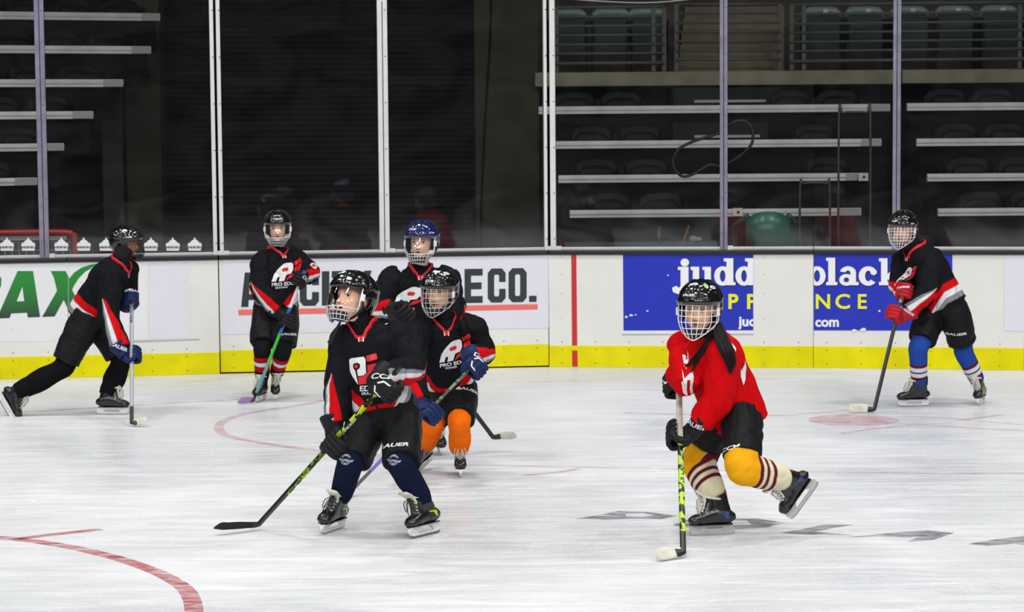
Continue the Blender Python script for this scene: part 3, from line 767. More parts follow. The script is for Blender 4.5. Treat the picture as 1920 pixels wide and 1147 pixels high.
def make_seat():
    t = thing('stadium_seat', (0, 0, 0))
    m = MB(); rings = []
    for i in range(9):
        x = -0.24 + 0.06 * i; k = 1 - (abs(x) / 0.24) ** 2.4
        top = 0.10 + 0.075 * max(0, k) ** 0.5; y = 0.05 * (x / 0.24) ** 2
        rings.append(np.array([(x, -y, -0.32), (x, -y, top - 0.012), (x, -y + 0.012, top), (x, -y + 0.03, top - 0.012), (x, -y + 0.03, -0.32)]))
    m.loft(rings); obj('seat_back', m, SEATM, t, smooth=True)
    m = MB(); rings = []
    for i in range(9):
        x = -0.2 + 0.05 * i; k = max(0, 1 - (abs(x) / 0.2) ** 3)
        rings.append(np.array([(x, -0.16, 0.0), (x, -0.16 + 0.0, 0.02 + 0.07 * k ** 0.5), (x, -0.125, 0.025 + 0.075 * k ** 0.5), (x, -0.10, 0.0), (x, -0.12, -0.2), (x, -0.15, -0.2)]))
    m.loft(rings); obj('folded_seat', m, SEATM, t, smooth=True)
    for s in (-1, 1):
        m = MB(); m.box((s * 0.262, -0.09, -0.08), (0.012, 0.09, 0.16)); obj('arm', m, SEATM, t)
    return t
seat0 = make_seat(); seat_used = [False]
def copy_tree(o, parent=None):
    c = o.copy(); C.objects.link(c); c.parent = parent
    for ch in [x for x in scene.objects if x.parent == o]: copy_tree(ch, c)
    return c
def place_seat(proto, used, loc, rz, label, grp):
    o = proto
    if used[0]: o = copy_tree(proto)
    used[0] = True
    o.location = Vector(loc); o.rotation_euler.z = rz
    tag(o, label, 'seat', grp); return o
for i, (x0, x1, y, d) in enumerate(rowsR):
    a, b, u, nb, h = bleacher(x0, x1, y, d, 'grey edged bleacher row of the middle right stand, %s of the four' % names[i], 'bleacher rows of the middle right stand')
    for qi, q in enumerate((0.42, 0.97, 2.95, 3.5)):
        if q > np.linalg.norm(b - a) - 0.3: continue
        p = a + u * q + nb * 0.30; place_seat(seat0, seat_used, (p[0], p[1], p[2] + h), 0, 'black folding seat, %s from left on the %s row of the middle right stand' % (ordn[qi], names[i]), 'stadium seats behind the %s edge of the middle right stand' % names[i])
for i, (x0, x1, y, d) in enumerate(rowsR2):
    a, b, u, nb, h = bleacher(x0, x1, y, d, 'grey edged bleacher row of the far right stand, %s of the four' % names[i], 'bleacher rows of the far right stand')
    for qi, q in enumerate((0.5, 1.05)):
        p = a + u * q + nb * 0.30; place_seat(seat0, seat_used, (p[0], p[1], p[2] + h), 0, 'black folding seat, %s from aisle on the %s row of the far right stand' % (ordn[qi], names[i]), 'stadium seats behind the %s edge of the far right stand' % names[i])
nl = ['lowest', 'second lowest', 'third lowest', 'third highest', 'second highest', 'highest']
LA = R_(24)
for i, (x0, x1, y, d) in enumerate([(-60, 69, 340, 23.3), (-60, 119, 275.5, 24.15), (-60, 174, 215.5, 25.0), (-60, 230, 156, 25.85), (-60, 282, 94, 26.7), (-60, 299, 32.5, 27.6)]):
    a, b, u, nb, h = bleacher(x0, x1, y, d, 'grey edged bleacher row of the left stand, %s of the six' % nl[i], 'bleacher rows of the left stand', ang=LA)
    L = np.linalg.norm(b - a); q = L - 0.42; qi = 0
    while q > 0.2:
        p = a + u * q + nb * 0.3; place_seat(seat0, seat_used, (p[0], p[1], p[2] + h), LA, 'black folding seat, %s from right on the %s row of the left stand' % (ordn[qi], nl[i]), 'stadium seats behind the %s edge of the left stand' % nl[i])
        q -= 0.56; qi += 1
# dark table boxes on the bleachers, with pale front edges
for x0, x1, y, d, l in ((1262, 1462, 198, 26.95, 'black press table on the highest edge of the middle right stand'), (1262, 1440, 264, 26.1, 'black press table on the second highest edge of the middle right stand')):
    t = thing('press_table', at((x0 + x1) / 2, y, d))
    m = MB(); zbox(m, x0, y - 34, x1, y, d, 0.4); obj('panel', m, mat('table_black', (0.012, 0.015, 0.017), 0.6, spec=0.1), t)
    m = MB(); zbox(m, x0 + 40, y - 11, x1 - 15, y - 6, d - 0.03, 0.04); obj('edge_strip', m, NOSE2, t)
    tag(t, l, 'table')
# white end tabs
for x, y, d, l in ((1619, 331.5, 24.75, 'small white plate with dark dot on the right end of a bleacher edge'), (1383, 397.5, 23.9, 'small white plate with dark dot on the lowest bleacher edge above the green chair')):
    t = thing('number_plate', at(x, y, d)); m = MB(); zbox(m, x - 9, y - 7.5, x + 9, y + 7.5, d, 0.02); obj('plate', m, mat('plate_white', (0.62, 0.6, 0.56), 0.6), t)
    m = MB(); m.ball(at(x + 1, y, d - 0.003), 0.014, nu=8, nv=6); obj('dot', m, DARK, t); tag(t, l, 'number plate')
# concrete walls and dark roll-up door
def wallbox(name, px0, px1, d, depth, m, z1=5.5, label=None, ang=0.0):
    a = at(px0, 470, d); b = at(px1, 470, d)
    mb = MB(); y = (a[1] + b[1]) / 2
    mb.box(((a[0] + b[0]) / 2, y + depth / 2, z1 / 2), (abs(b[0] - a[0]) / 2, depth / 2, z1 / 2))
    o = obj(name, mb, m, loc=((a[0] + b[0]) / 2, y + depth / 2, 0)); tag(o, kind='structure'); return o
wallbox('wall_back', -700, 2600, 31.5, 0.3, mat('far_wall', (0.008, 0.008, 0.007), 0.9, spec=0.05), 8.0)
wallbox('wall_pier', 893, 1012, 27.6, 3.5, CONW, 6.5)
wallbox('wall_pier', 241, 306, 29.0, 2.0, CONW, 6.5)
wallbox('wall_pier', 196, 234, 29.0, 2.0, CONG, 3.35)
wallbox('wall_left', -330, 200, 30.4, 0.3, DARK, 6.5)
# roll-up door, horizontally ribbed
m = MB()
a = at(300, 470, 29.4); b = at(900, 470, 29.4); zt = 6.0; prof = []
n_ = 170; rings = []
for i in range(n_ + 1):
    z = zt * i / n_; y = a[1] + (0.007 if i % 2 else -0.007)
    rings.append(np.array([(a[0], y, z), (b[0], y, z), (b[0], y + 0.05, z), (a[0], y + 0.05, z)]))
m.loft(rings)
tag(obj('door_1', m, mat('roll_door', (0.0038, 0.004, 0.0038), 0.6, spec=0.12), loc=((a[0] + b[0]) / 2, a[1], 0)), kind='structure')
# conduit on the pier
yc = at(893, 470, 27.6)[1] - 0.03; cb = [on_y(921, 0, yc), on_y(918, 90, yc), on_y(911, 200, yc), on_y(905, 320, yc), on_y(902, 420, yc)]
cbl = MB(); cbl.tube(smooth_path(cb + [np.array((cb[-1][0], yc, 0.0))], 6), 0.012, n=6)
tag(obj('conduit', cbl, DARK), 'thin dark conduit running down the olive concrete pier', 'conduit')
# balcony: concrete beam, deck, rail, seats, stairs
m = MB(); zbox(m, 1003, 134, 1688, 160, 27.3, 0.35)
t = obj('balcony_beam', m, CONC, bevel=0.01); tag(t, 'olive grey concrete balcony beam above the middle right stand', 'beam')
m = MB(); zbox(m, 1692, 130, 2100, 155, 27.3, 0.35)
t = obj('balcony_beam', m, CONC, bevel=0.01); tag(t, 'olive grey concrete balcony beam above the far right stand', 'beam')
m = MB(); pa = at(1003, 136, 27.65); pb = at(2100, 136, 27.65); m.box(((pa[0] + pb[0]) / 2, pa[1] + 1.9, pa[2] - 0.05), ((pb[0] - pa[0]) / 2, 1.9, 0.05))
tag(obj('floor', m, CONC, loc=((pa[0] + pb[0]) / 2, pa[1] + 1.9, pa[2] - 0.1)), kind='structure')
m = MB(); m.box(((pa[0] + pb[0]) / 2, pa[1] + 0.3, (pa[2] - 0.1) / 2), ((pb[0] - pa[0]) / 2, 0.05, (pa[2] - 0.1) / 2)); tag(obj('wall_understand', m, DARK, loc=((pa[0] + pb[0]) / 2, pa[1] + 0.3, 0)), kind='structure')
ZB = pa[2]
def railing(x0, x1, posts, d, ys, label, slope=0.0):
    t = thing('guard_rail', (at((x0 + x1) / 2, 130, d)[0], at((x0 + x1) / 2, 130, d)[1], ZB))
    for k, y in enumerate(ys):
        m = MB(); m.tube([at(x0, y, d), at(x1, y + slope * (x1 - x0), d)], 0.016 if k not in (0, len(ys) - 1) else 0.02, n=8); obj('rail_bar', m, RAILM, t, smooth=True)
    for x in posts:
        top = at(x, ys[0], d); m = MB(); m.box((top[0], top[1], (ZB + top[2]) / 2), (0.025, 0.025, (top[2] - ZB) / 2)); obj('rail_post', m, RAILM, t)
    tag(t, label, 'railing')
railing(1040, 1246, [1043, 1225, 1245], 27.45, [14, 32, 49, 66.5, 84, 101, 119], 'dark metal guard rail left of the balcony stairs', -0.008)
railing(1268, 1464, [1268, 1462], 27.6, [8, 25, 43, 60, 78, 95, 111], 'dark metal rail gate across the balcony stairs', -0.003)
railing(1481, 1990, [1484, 1507, 1912], 27.45, [9, 27, 45, 61.5, 79, 96, 115], 'dark metal guard rail right of the balcony stairs', -0.012)
m = MB()
for k in range(5):
    x0 = 1272 + k * 3; p = at(x0, 130, 28.0 + 0.3 * k); q = at(1470, 130, 28.0 + 0.3 * k)
    z1 = ZB + 0.17 * (k + 1); m.box(((p[0] + q[0]) / 2, p[1] + 0.15, (ZB + z1) / 2), ((q[0] - p[0]) / 2, 0.15, (z1 - ZB) / 2))
tag(obj('stairs', m, mat('stair_concrete', (0.20, 0.165, 0.105), 0.85, spec=0.1, var=0.25, vscale=5)), 'olive concrete stairs behind the rail gate on the balcony', 'stairs')
def make_bseat():
    t = thing('balcony_seat', (0, 0, 0))
    m = MB(); rings = []
    for i in range(9):
        x = -0.235 + 0.05875 * i; k = max(0, 1 - (abs(x) / 0.235) ** 4) ** 0.5; y = -0.05 * (x / 0.235) ** 2
        rings.append(np.array([(x, y, 0.36), (x, y + 0.02, 0.66 + 0.05 * k), (x, y + 0.05, 0.66 + 0.05 * k), (x, y + 0.04, 0.36)]))
    m.loft(rings); obj('seat_back', m, SEATG, t, smooth=True)
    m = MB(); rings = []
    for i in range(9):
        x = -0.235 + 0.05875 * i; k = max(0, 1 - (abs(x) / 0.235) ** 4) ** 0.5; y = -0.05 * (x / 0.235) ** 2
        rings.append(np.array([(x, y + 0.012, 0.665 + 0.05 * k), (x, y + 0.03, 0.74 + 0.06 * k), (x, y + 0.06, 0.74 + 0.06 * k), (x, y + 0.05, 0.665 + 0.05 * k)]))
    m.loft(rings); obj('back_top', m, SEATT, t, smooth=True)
    m = MB(); m.box((0, -0.13, 0.40), (0.21, 0.03, 0.19), ((1, 0, 0), (0, 0.98, 0.17), (0, -0.17, 0.98))); obj('folded_seat', m, SEATG, t, bevel=0.02)
    for s in (-1, 1):
        m = MB(); m.box((s * 0.246, -0.05, 0.3), (0.010, 0.13, 0.3)); m.box((s * 0.246, -0.06, 0.62), (0.014, 0.17, 0.018)); obj('arm', m, DARK, t)
    return t
bs0 = make_bseat(); bs_used = [False]
for k, x in enumerate((1064, 1146, 1213)):
    p = at(x, 100, 28.35); place_seat(bs0, bs_used, (p[0], p[1], ZB), 0, 'dark green balcony seat behind the left guard rail, %s from the left' % ('first', 'second', 'third')[k], 'green balcony seats behind the left guard rail')
ordn = ('first', 'second', 'third', 'fourth', 'fifth', 'sixth')
for k, x in enumerate((1540, 1620, 1704, 1788, 1872, 1956)):
    p = at(x, 100, 28.35); so = place_seat(bs0, bs_used, (p[0], p[1], ZB), 0, 'dark green balcony seat behind the right guard rail, %s from the stairs' % ordn[k], 'green balcony seats behind the right guard rail')
    m = MB(); m.box((p[0] + 0.05, p[1] - 0.012, ZB + 0.745), (0.032, 0.006, 0.024)); obj('number_tag', m, mat('seat_tag', (0.55, 0.55, 0.52), 0.6), so)
# far balcony back wall
m = MB(); m.box(((pa[0] + pb[0]) / 2, pa[1] + 2.6, ZB + 1.2), ((pb[0] - pa[0]) / 2, 0.05, 1.3)); tag(obj('wall_balcony', m, mat('balcony_wall', (0.085, 0.075, 0.05), 0.9, spec=0.1, var=0.3), loc=((pa[0] + pb[0]) / 2, pa[1] + 2.6, ZB - 0.1)), kind='structure')
# goal frame stored behind the left glass
GR = mat('goal_red', (0.5, 0.012, 0.014), 0.35)
g0 = at(140, 436, 22.6); gx = g0[0]; gy = g0[1]; gz = at(100, 435.5, 22.6)[2]
t = thing('hockey_goal', (gx - 0.9, gy, 0))
m = MB(); m.tube(smooth_path([(gx, gy, 0.0), (gx, gy, gz - 0.12), (gx - 0.03, gy, gz - 0.03), (gx - 0.12, gy, gz), (gx - 0.9, gy, gz), (gx - 1.7, gy, gz), (gx - 1.8, gy, gz - 0.03), (gx - 1.83, gy, gz - 0.12), (gx - 1.83, gy, 0)], 5), 0.03, n=10)
obj('goal_frame', m, GR, t, smooth=True)
m = MB(); m.box((gx - 0.92, gy + 0.02, gz - 0.055), (0.84, 0.012, 0.02)); obj('net_band', m, mat('net_white', (0.55, 0.54, 0.52), 0.8), t)
m = MB()
for k in range(24): m.tube([(gx - 0.06 - k * 0.072, gy + 0.02, gz - 0.06), (gx - 0.06 - k * 0.072, gy + 0.35, 0.0)], 0.0035, n=4)
for k in range(14): m.tube([(gx - 0.05, gy + 0.05 + 0.022 * k, gz - 0.1 - k * 0.078), (gx - 1.78, gy + 0.05 + 0.022 * k, gz - 0.1 - k * 0.078)], 0.0035, n=4)
tag(obj('net', m, MATS['net_white'], t), kind='stuff')
tag(t, 'red pipe hockey goal with white net behind the left glass', 'goal')
# green plastic chair behind the glass
GCH = mat('chair_green', (0.012, 0.12, 0.085), 0.3)
gc = at(1440, 440, 22.6); cx, cy = gc[0], gc[1]
t = thing('plastic_chair', (cx, cy, 0))
ztop = at(1440, 396, 22.6)[2]
m = MB(); rings = []
for i in range(11):
    f = -1 + 0.2 * i; x = cx + 0.22 * f; tp = ztop - 0.09 * abs(f) ** 3
    rings.append(np.array([(x, cy - 0.02 * (1 - f * f), ztop - 0.42), (x, cy - 0.08 * (1 - f * f), tp), (x, cy - 0.08 * (1 - f * f) + 0.025, tp), (x, cy + 0.01, ztop - 0.42)]))
m.loft(rings); obj('backrest', m, GCH, t, smooth=True)
m = MB(); m.box((cx, cy + 0.22, ztop - 0.42), (0.23, 0.24, 0.02)); obj('seat', m, GCH, t, bevel=0.01)
for s in (-1, 1):
    m = MB(); m.tube(smooth_path([(cx + s * 0.2, cy, ztop - 0.04), (cx + s * 0.28, cy + 0.1, ztop - 0.12), (cx + s * 0.3, cy + 0.34, ztop - 0.2), (cx + s * 0.28, cy + 0.42, ztop - 0.42)], 5), (0.028), n=8); obj('armrest', m, GCH, t, smooth=True)
    for q in (0.02, 0.42):
        m = MB(); m.tube([(cx + s * 0.21, cy + q, ztop - 0.42), (cx + s * 0.25, cy + q, 0.0)], [0.03, 0.018], n=8); obj('leg', m, GCH, t, smooth=True)
tag(t, 'dark green plastic armchair behind the glass above the first blue sign', 'chair')
# folding chairs standing by the bleachers
CHM = mat('folding_chair_grey', (0.05, 0.053, 0.055), 0.5)
for x0, x1, yt, d, l in ((1573, 1632, 210, 23.3, 'tall dark tubular frame chair by the right end of the middle right stand'), (1500, 1556, 343, 23.0, 'dark tubular frame chair between the green chair and the lilac post')):
    p = at(x0, yt, d); q = at(x1, yt, d); t = thing('folding_chair', ((p[0] + q[0]) / 2, p[1], 0))
    zt_ = p[2]; xm0, xm1 = p[0], q[0]
    m = MB(); m.tube(smooth_path([(xm0, p[1], 0), (xm0, p[1], zt_ - 0.1), (xm0 + 0.04, p[1], zt_ - 0.01), ((xm0 + xm1) / 2, p[1], zt_), (xm1 - 0.04, p[1], zt_ - 0.01), (xm1, p[1], zt_ - 0.1), (xm1, p[1], 0)], 5), 0.012, n=6); obj('frame', m, CHM, t, smooth=True)
    m = MB(); m.box(((xm0 + xm1) / 2, p[1] + 0.02, zt_ - 0.14), ((xm1 - xm0) / 2 - 0.02, 0.01, 0.09)); obj('backrest', m, DARK, t, bevel=0.008)
    m = MB(); m.box(((xm0 + xm1) / 2, p[1] + 0.2, zt_ - 0.45), ((xm1 - xm0) / 2, 0.19, 0.012)); obj('seat', m, DARK, t)
    tag(t, l, 'chair')
# closed dark loop of unknown kind, small things on the bench behind the boards
m = MB(); m.tube(smooth_path([SC.px(x, y, -0.111) for x, y in ((1412, 262), (1410, 240), (1395, 226), (1372, 230), (1345, 250), (1300, 265), (1270, 282), (1262, 308), (1278, 330), (1300, 326), (1330, 309), (1352, 311), (1380, 297), (1405, 276), (1412, 262))], 4), 0.014, n=6)
tag(obj('dark_loop', m, mat('loop_black', (0.02, 0.021, 0.022), 0.45), smooth=True), 'dark closed loop across the lilac post above the first blue sign', 'dark_loop')
sb = MB(); bp0 = at(1060, 462, 22.0); bp1 = at(1345, 462, 22.0)
t = thing('players_bench', ((bp0[0] + bp1[0]) / 2, bp0[1] + 0.1, 0))
m = MB(); m.box(((bp0[0] + bp1[0]) / 2, bp0[1] + 0.12, bp0[2] + 0.01), ((bp1[0] - bp0[0]) / 2, 0.12, 0.02)); obj('top', m, mat('bench_grey', (0.09, 0.09, 0.1), 0.5), t)
for x in (bp0[0] + 0.1, bp1[0] - 0.1):
    m = MB(); m.box((x, bp0[1] + 0.12, bp0[2] / 2), (0.03, 0.1, bp0[2] / 2 - 0.01)); obj('leg', m, DARK, t)
tag(t, 'grey shelf just behind the glass right of the white double post', 'bench')
zb_ = bp0[2] + 0.03
p = at(1285, 455, 22.1); m = MB(); m.tube([(p[0] - 0.02, p[1], zb_), (p[0] + 0.04, p[1] + 0.03, zb_ + 0.16)], [0.013, 0.009], n=8); tag(obj('wooden_stick', m, mat('stick_orange', (0.42, 0.16, 0.03), 0.5), smooth=True), 'short orange stick leaning on the shelf behind the glass', 'stick')
p = at(1236, 455, 22.1); m = MB(); m.tube([(p[0], p[1], zb_), (p[0], p[1], zb_ + 0.1), (p[0], p[1], zb_ + 0.115), (p[0], p[1], zb_ + 0.15)], [0.02, 0.02, 0.009, 0.009], n=10); tag(obj('water_bottle', m, mat('bottle_grey', (0.12, 0.13, 0.14), 0.4), smooth=True), 'small dark bottle with pale cap on the shelf behind the glass', 'bottle')
p = at(1300, 455, 22.1); m = MB(); m.ball((p[0], p[1], zb_ + 0.03), (0.04, 0.03, 0.03)); m.ball((p[0] + 0.05, p[1], zb_ + 0.025), (0.03, 0.03, 0.022)); tag(obj('rag', m, mat('rag_white', (0.45, 0.44, 0.4), 0.8), smooth=True), 'crumpled white rag on the shelf behind the glass', 'rag')
# safety netting rope sagging above the glass
m = MB(); m.tube(smooth_path([at(x, y, 21.2) for x, y in ((1040, -6), (1090, 0), (1180, 5), (1240, 4), (1310, -3), (1350, -8))], 5), 0.006, n=5)
tag(obj('net_rope', m, mat('rope_white', (0.4, 0.4, 0.38), 0.7), smooth=True), 'pale rope of the safety net sagging over the glass right of the double post', 'rope')
# ================================================================== SKATERS: materials
def fabric(name, col, vcol=False, rough=0.75): return mat(name, col, rough, bump=0.25, bscale=420, vcol=vcol, sheen=0.0, spec=0.06, bdist=0.001)
JERSEY = fabric('jersey_knit', (1, 1, 1), vcol=True)
SOCKM = fabric('sock_knit', (1, 1, 1), vcol=True, rough=0.85)
PANTM = mat('pants_nylon', (0.009, 0.0095, 0.011), 0.55, bump=0.2, bscale=300, spec=0.12, bdist=0.001)
SKINM = mat('skin', (1, 1, 1), 0.45, vcol=True, spec=0.4)
EYEM = mat('eye', (1, 1, 1), 0.15, vcol=True)
HELB = mat('helmet_black', (0.006, 0.006, 0.007), 0.16, coat=0.6)
HELN = mat('helmet_navy', (0.008, 0.014, 0.085), 0.16, coat=0.6)
FOAM = mat('helmet_liner', (0.012, 0.012, 0.013), 0.8)
BLK = mat('black_plastic', (0.008, 0.008, 0.009), 0.35)
GLB = mat('glove_black', (0.012, 0.012, 0.014), 0.5, bump=0.2, bscale=300, spec=0.15, bdist=0.001)
GLN = mat('glove_navy', (0.012, 0.022, 0.085), 0.5, bump=0.2, bscale=300, spec=0.15, bdist=0.001)
GLR = mat('glove_red', (0.42, 0.012, 0.022), 0.5, bump=0.2, bscale=300, spec=0.15, bdist=0.001)
WHT = mat('print_white', (0.74, 0.75, 0.77), 0.5)
GREYP = mat('print_grey', (0.25, 0.26, 0.28), 0.5)
REDP = mat('print_red', (0.66, 0.006, 0.012), 0.5)
WIRE_S = mat('cage_silver', (0.62, 0.62, 0.64), 0.25, metal=0.5)
WIRE_W = mat('cage_white', (0.80, 0.80, 0.80), 0.3)
WIRE_B = mat('cage_black', (0.02, 0.02, 0.022), 0.3)
CLEARV = clear_mat('visor_clear', (0.985, 0.988, 0.99), gloss=0.028, rough=0.04)
CLEARE = mat('visor_edge', (0.62, 0.63, 0.66), 0.12, coat=0.5)
GUARD = fabric('neck_guard', (0.012, 0.012, 0.014))
SKB = mat('skate_black', (0.010, 0.010, 0.012), 0.28, coat=0.2)
SKW = mat('skate_holder_white', (0.74, 0.74, 0.73), 0.35)
STEEL = mat('skate_steel', (0.5, 0.5, 0.52), 0.22, metal=0.9)
LACEW = mat('lace_white', (0.62, 0.61, 0.56), 0.8)
LACEB = mat('lace_black', (0.02, 0.02, 0.02), 0.7)
FELT = mat('tongue_felt', (0.62, 0.60, 0.55), 0.95)
TAPEB = mat('tape_black', (0.012, 0.012, 0.012), 0.85, bump=0.5, bscale=60)
TAPEW = mat('tape_white', (0.60, 0.60, 0.52), 0.85, bump=0.4, bscale=60, var=0.2, vscale=20)
HAIRM = mat('hair_dark', (0.011, 0.007, 0.006), 0.5, spec=0.25)
HAIRB = mat('hair_brown', (0.10, 0.045, 0.02), 0.5)
BLACKC = np.array((0.0085, 0.009, 0.0115)); REDC = np.array((0.55, 0.004, 0.008)); WHC = np.array((0.66, 0.67, 0.70)); GRC = np.array((0.20, 0.21, 0.23))
def basis(fwd, up):
    f = nrm(fwd); u = np.asarray(up, float); u = nrm(u - f * (u @ f)); l = np.cross(u, f)
    return np.array([f, l, u])     # rows: forward, left, up
def X(o, A, p): return np.asarray(o) + np.asarray(p, float) @ A
def xf(mb, o, A):
    mb.v = [np.asarray(o) + v @ A for v in mb.v]; return mb
# ------------------------------------------------------------------ head
def gs(y, z, y0, z0, sy, sz): return np.exp(-((y - y0) / sy) ** 2 - ((z - z0) / sz) ** 2)
def shape_face(L, look):
    """L: head-local coords (x forward, y left, z up). Pushes out nose, lips, chin, and sinks the sockets"""
    x, y, z = L[:, 0], L[:, 1], L[:, 2]
    fr = np.clip((x - 0.02) / 0.035, 0, 1)
    d = (0.0195 * gs(y, z, 0, -0.030, .0095, .0105) + 0.010 * gs(y, z, 0, -0.008, .0075, .020)
         + 0.007 * (gs(y, z, .0115, -0.034, .0065, .006) + gs(y, z, -.0115, -0.034, .0065, .006))
         - 0.0085 * (gs(y, z, .029, .003, .015, .010) + gs(y, z, -.029, .003, .015, .010))
         + 0.003 * (gs(y, z, .028, .022, .018, .007) + gs(y, z, -.028, .022, .018, .007))
         + 0.0065 * gs(y, z, 0, -.0535, .019, .0042) + 0.0065 * gs(y, z, 0, -.0655, .016, .0048) - 0.0045 * gs(y, z, 0, -.0590, .02, .002)
         + 0.006 * gs(y, z, 0, -.088, .016, .012) + 0.005 * (gs(y, z, .036, -.028, .018, .02) + gs(y, z, -.036, -.028, .018, .02)))
    mo = look.get('mouth', 0.0)
    d = d - 0.007 * mo * gs(y, z, 0, -.0600, .013, .0042)
    L = L.copy(); L[:, 0] += d * fr
    return L
def face_colour(L, look):
    x, y, z = L[:, 0], L[:, 1], L[:, 2]; fr = (x > 0.03).astype(float)
    base = np.array(look.get('skin', (0.78, 0.47, 0.33)))
    Cc = np.tile(base, (len(L), 1))
    def mixc(c, a):
        a = np.clip(a * fr, 0, 1)[:, None]; Cc[:] = Cc * (1 - a) + np.array(c) * a
    mixc(base * np.array((1.0, 0.68, 0.62)), 0.45 * (gs(y, z, .037, -.032, .017, .015) + gs(y, z, -.037, -.032, .017, .015)) + 0.3 * gs(y, z, 0, -.033, .01, .01))
    mixc(look.get('lip', (0.42, 0.10, 0.09)), 1.5 * (gs(y, z, 0, -.0540, .0165, .0036) + gs(y, z, 0, -.0650, .0145, .0042)) - 0.25)
    mo = look.get('mouth', 0.0)
    mixc((0.06, 0.012, 0.01), 1.6 * gs(y, z, 0, -.0593, .0150, .0016 + 0.0036 * mo) - 0.2)
    mixc((0.16, 0.04, 0.03), 1.4 * (gs(y, z, .0068, -.0385, .0036, .0022) + gs(y, z, -.0068, -.0385, .0036, .0022)) - 0.2)
    br = look.get('brow', (0.05, 0.028, 0.018))
    ay = np.abs(y)
    zb = .0205 + 0.004 * np.sin(np.clip((ay - .012) / .034, 0, 1) * math.pi) - 0.002
    mixc(br, 1.0 * np.exp(-((z - zb) / .0026) ** 2) * ((ay > .012) & (ay < .046)) * 0.9)
    zl = .0105 + 0.0015 * np.sin(np.clip((ay - .016) / .027, 0, 1) * math.pi)
    mixc((0.02, 0.012, 0.01), np.exp(-((z - zl) / .0017) ** 2) * ((ay > .0155) & (ay < .0435)) * 0.95)
    return Cc
def build_body(root, name, J, HA, HO, look, hs=1.0):
    """one continuous body surface: head, neck, trunk, arms, hands, legs"""
    m = MB()
    hx = lambda p: X(HO, HA * hs, p)
    m.ball(hx((-.010, 0, .028)), np.array((.090, .071, .083)) * hs, HA, 22, 16)
    m.ball(hx((.018, 0, -.030)), np.array((.062, .058, .066)) * hs, HA, 20, 14)
    m.ball(hx((.030, 0, -.068)), np.array((.040, .036, .034)) * hs, HA, 16, 12)
    m.ball(hx((.0, 0, -.045)), np.array((.055, .053, .05)) * hs, HA, 16, 12)
    for s in (-1, 1): m.ball(hx((-.012, s * .071, -.006)), np.array((.016, .008, .026)) * hs, HA, 10, 8)
    N = J['neck']; P = J['pelvis']
    m.chain([hx((-.018, 0, -.05)), N + (J['head'] - N) * 0.2, N - (N - P) * 0.1], [.046 * hs, .047, .06], 14)
    sv = nrm(J['shL'] - J['shR'])
    m.tube([P - (N - P) * 0.05, P + (N - P) * .3, P + (N - P) * .7, P + (N - P) * .93], [(.115, .085), (.105, .075), (.125, .085), (.09, .06)], n=16, ref=sv)
    for s in 'LR':
        m.chain([J['sh' + s], J['el' + s], J['wr' + s], J['wr' + s] * .75 + J['ha' + s] * .25, J['wr' + s] * .6 + J['ha' + s] * .4], [.045, .034, .022, .020, .012], 10)
        hp = J['hip' + s]; kn = J['kn' + s]; an = J['an' + s]
        m.chain([hp, hp * .5 + kn * .5, kn, kn * .65 + an * .35, an], [.07, .062, .046, .044, .03], 12)
        m.chain([an, an + J['ftf' + s] * 0.08 - J['ftu' + s] * 0.045], [.03, .022], 8)
    me = remesh(m, 0.0034, 4, 0.5)
    V = mverts(me); L = ((V - HO) @ HA.T) / hs
    near = (np.abs(L[:, 1]) < .075) & (L[:, 2] > -.115) & (L[:, 2] < .08) & (L[:, 0] > 0)
    L2 = L.copy(); L2[near] = shape_face(L[near], look)
    V2 = V.copy(); V2[near] = HO + (L2[near] * hs) @ HA
    setverts(me, V2)
    col = np.tile(np.array(look.get('skin', (0.78, 0.47, 0.33))), (len(V), 1)); col[near] = face_colour(L2[near], look)
    setcol(me, col)
    body = link(name, me, SKINM, root)
    # eyes
    for s in (-1, 1):
        bv = None
        e = MB(); e.ball((0, 0, 0), (.0075, .0122, .0058 * look.get('eye', 1.0)), None, 22, 14)
        ev = e.verts(); dy = ev[:, 1] - look.get('gaze', 0.0) * 0.004; r = np.sqrt(dy ** 2 + (ev[:, 2] * 1.0) ** 2)
        cc = np.tile(np.array((0.60, 0.58, 0.56)), (len(ev), 1)); cc[(r < .0060) & (ev[:, 0] > 0)] = (0.022, 0.011, 0.007)
        sel = near & (np.abs(L2[:, 1] - s * .029) < .006) & (np.abs(L2[:, 2] - .004) < .005)
        xs = L2[sel][:, 0].max() if sel.any() else .07
        ev = ev @ np.array(((math.cos(s * .3), math.sin(s * .3), 0), (-math.sin(s * .3), math.cos(s * .3), 0), (0, 0, 1)))
        W_ = HO + ((ev + (xs - .0052, s * .0293, .0045)) * hs) @ HA
        me2 = raw_mesh('eye', W_, e.f); setcol(me2, cc); link('eye', me2, EYEM, body)
    return body
# ------------------------------------------------------------------ helmet
def helmet_r(az, el):
    """outer shell radius along direction (azimuth from the face, elevation), with ridges"""
    ca, sa, ce, se = np.cos(az), np.sin(az), np.cos(el), np.sin(el)
    x, y, z = ce * ca, ce * sa, se
    r = (np.abs(x / .128) ** 2.3 + np.abs(y / .102) ** 2.3 + np.abs(z / .112) ** 2.3) ** (-1 / 2.3)
    rid = 0.0045 * np.exp(-((np.abs(y) - .30) / .07) ** 2) * (z > .1) + 0.004 * np.exp(-(y / .10) ** 2) * (z > .25)
    band = 0.0055 * np.exp(-((z - .18 - .10 * (x < 0)) / .10) ** 2)
    step = 0.003 / (1 + np.exp((x + .05) * 40))
    return r + rid + band + step
def helmet_pt(az, el, off=0.0): 
    r = helmet_r(az, el) + off
    return np.stack([-.008 + r * np.cos(el) * np.cos(az), r * np.cos(el) * np.sin(az), .030 + r * np.sin(el)], -1)
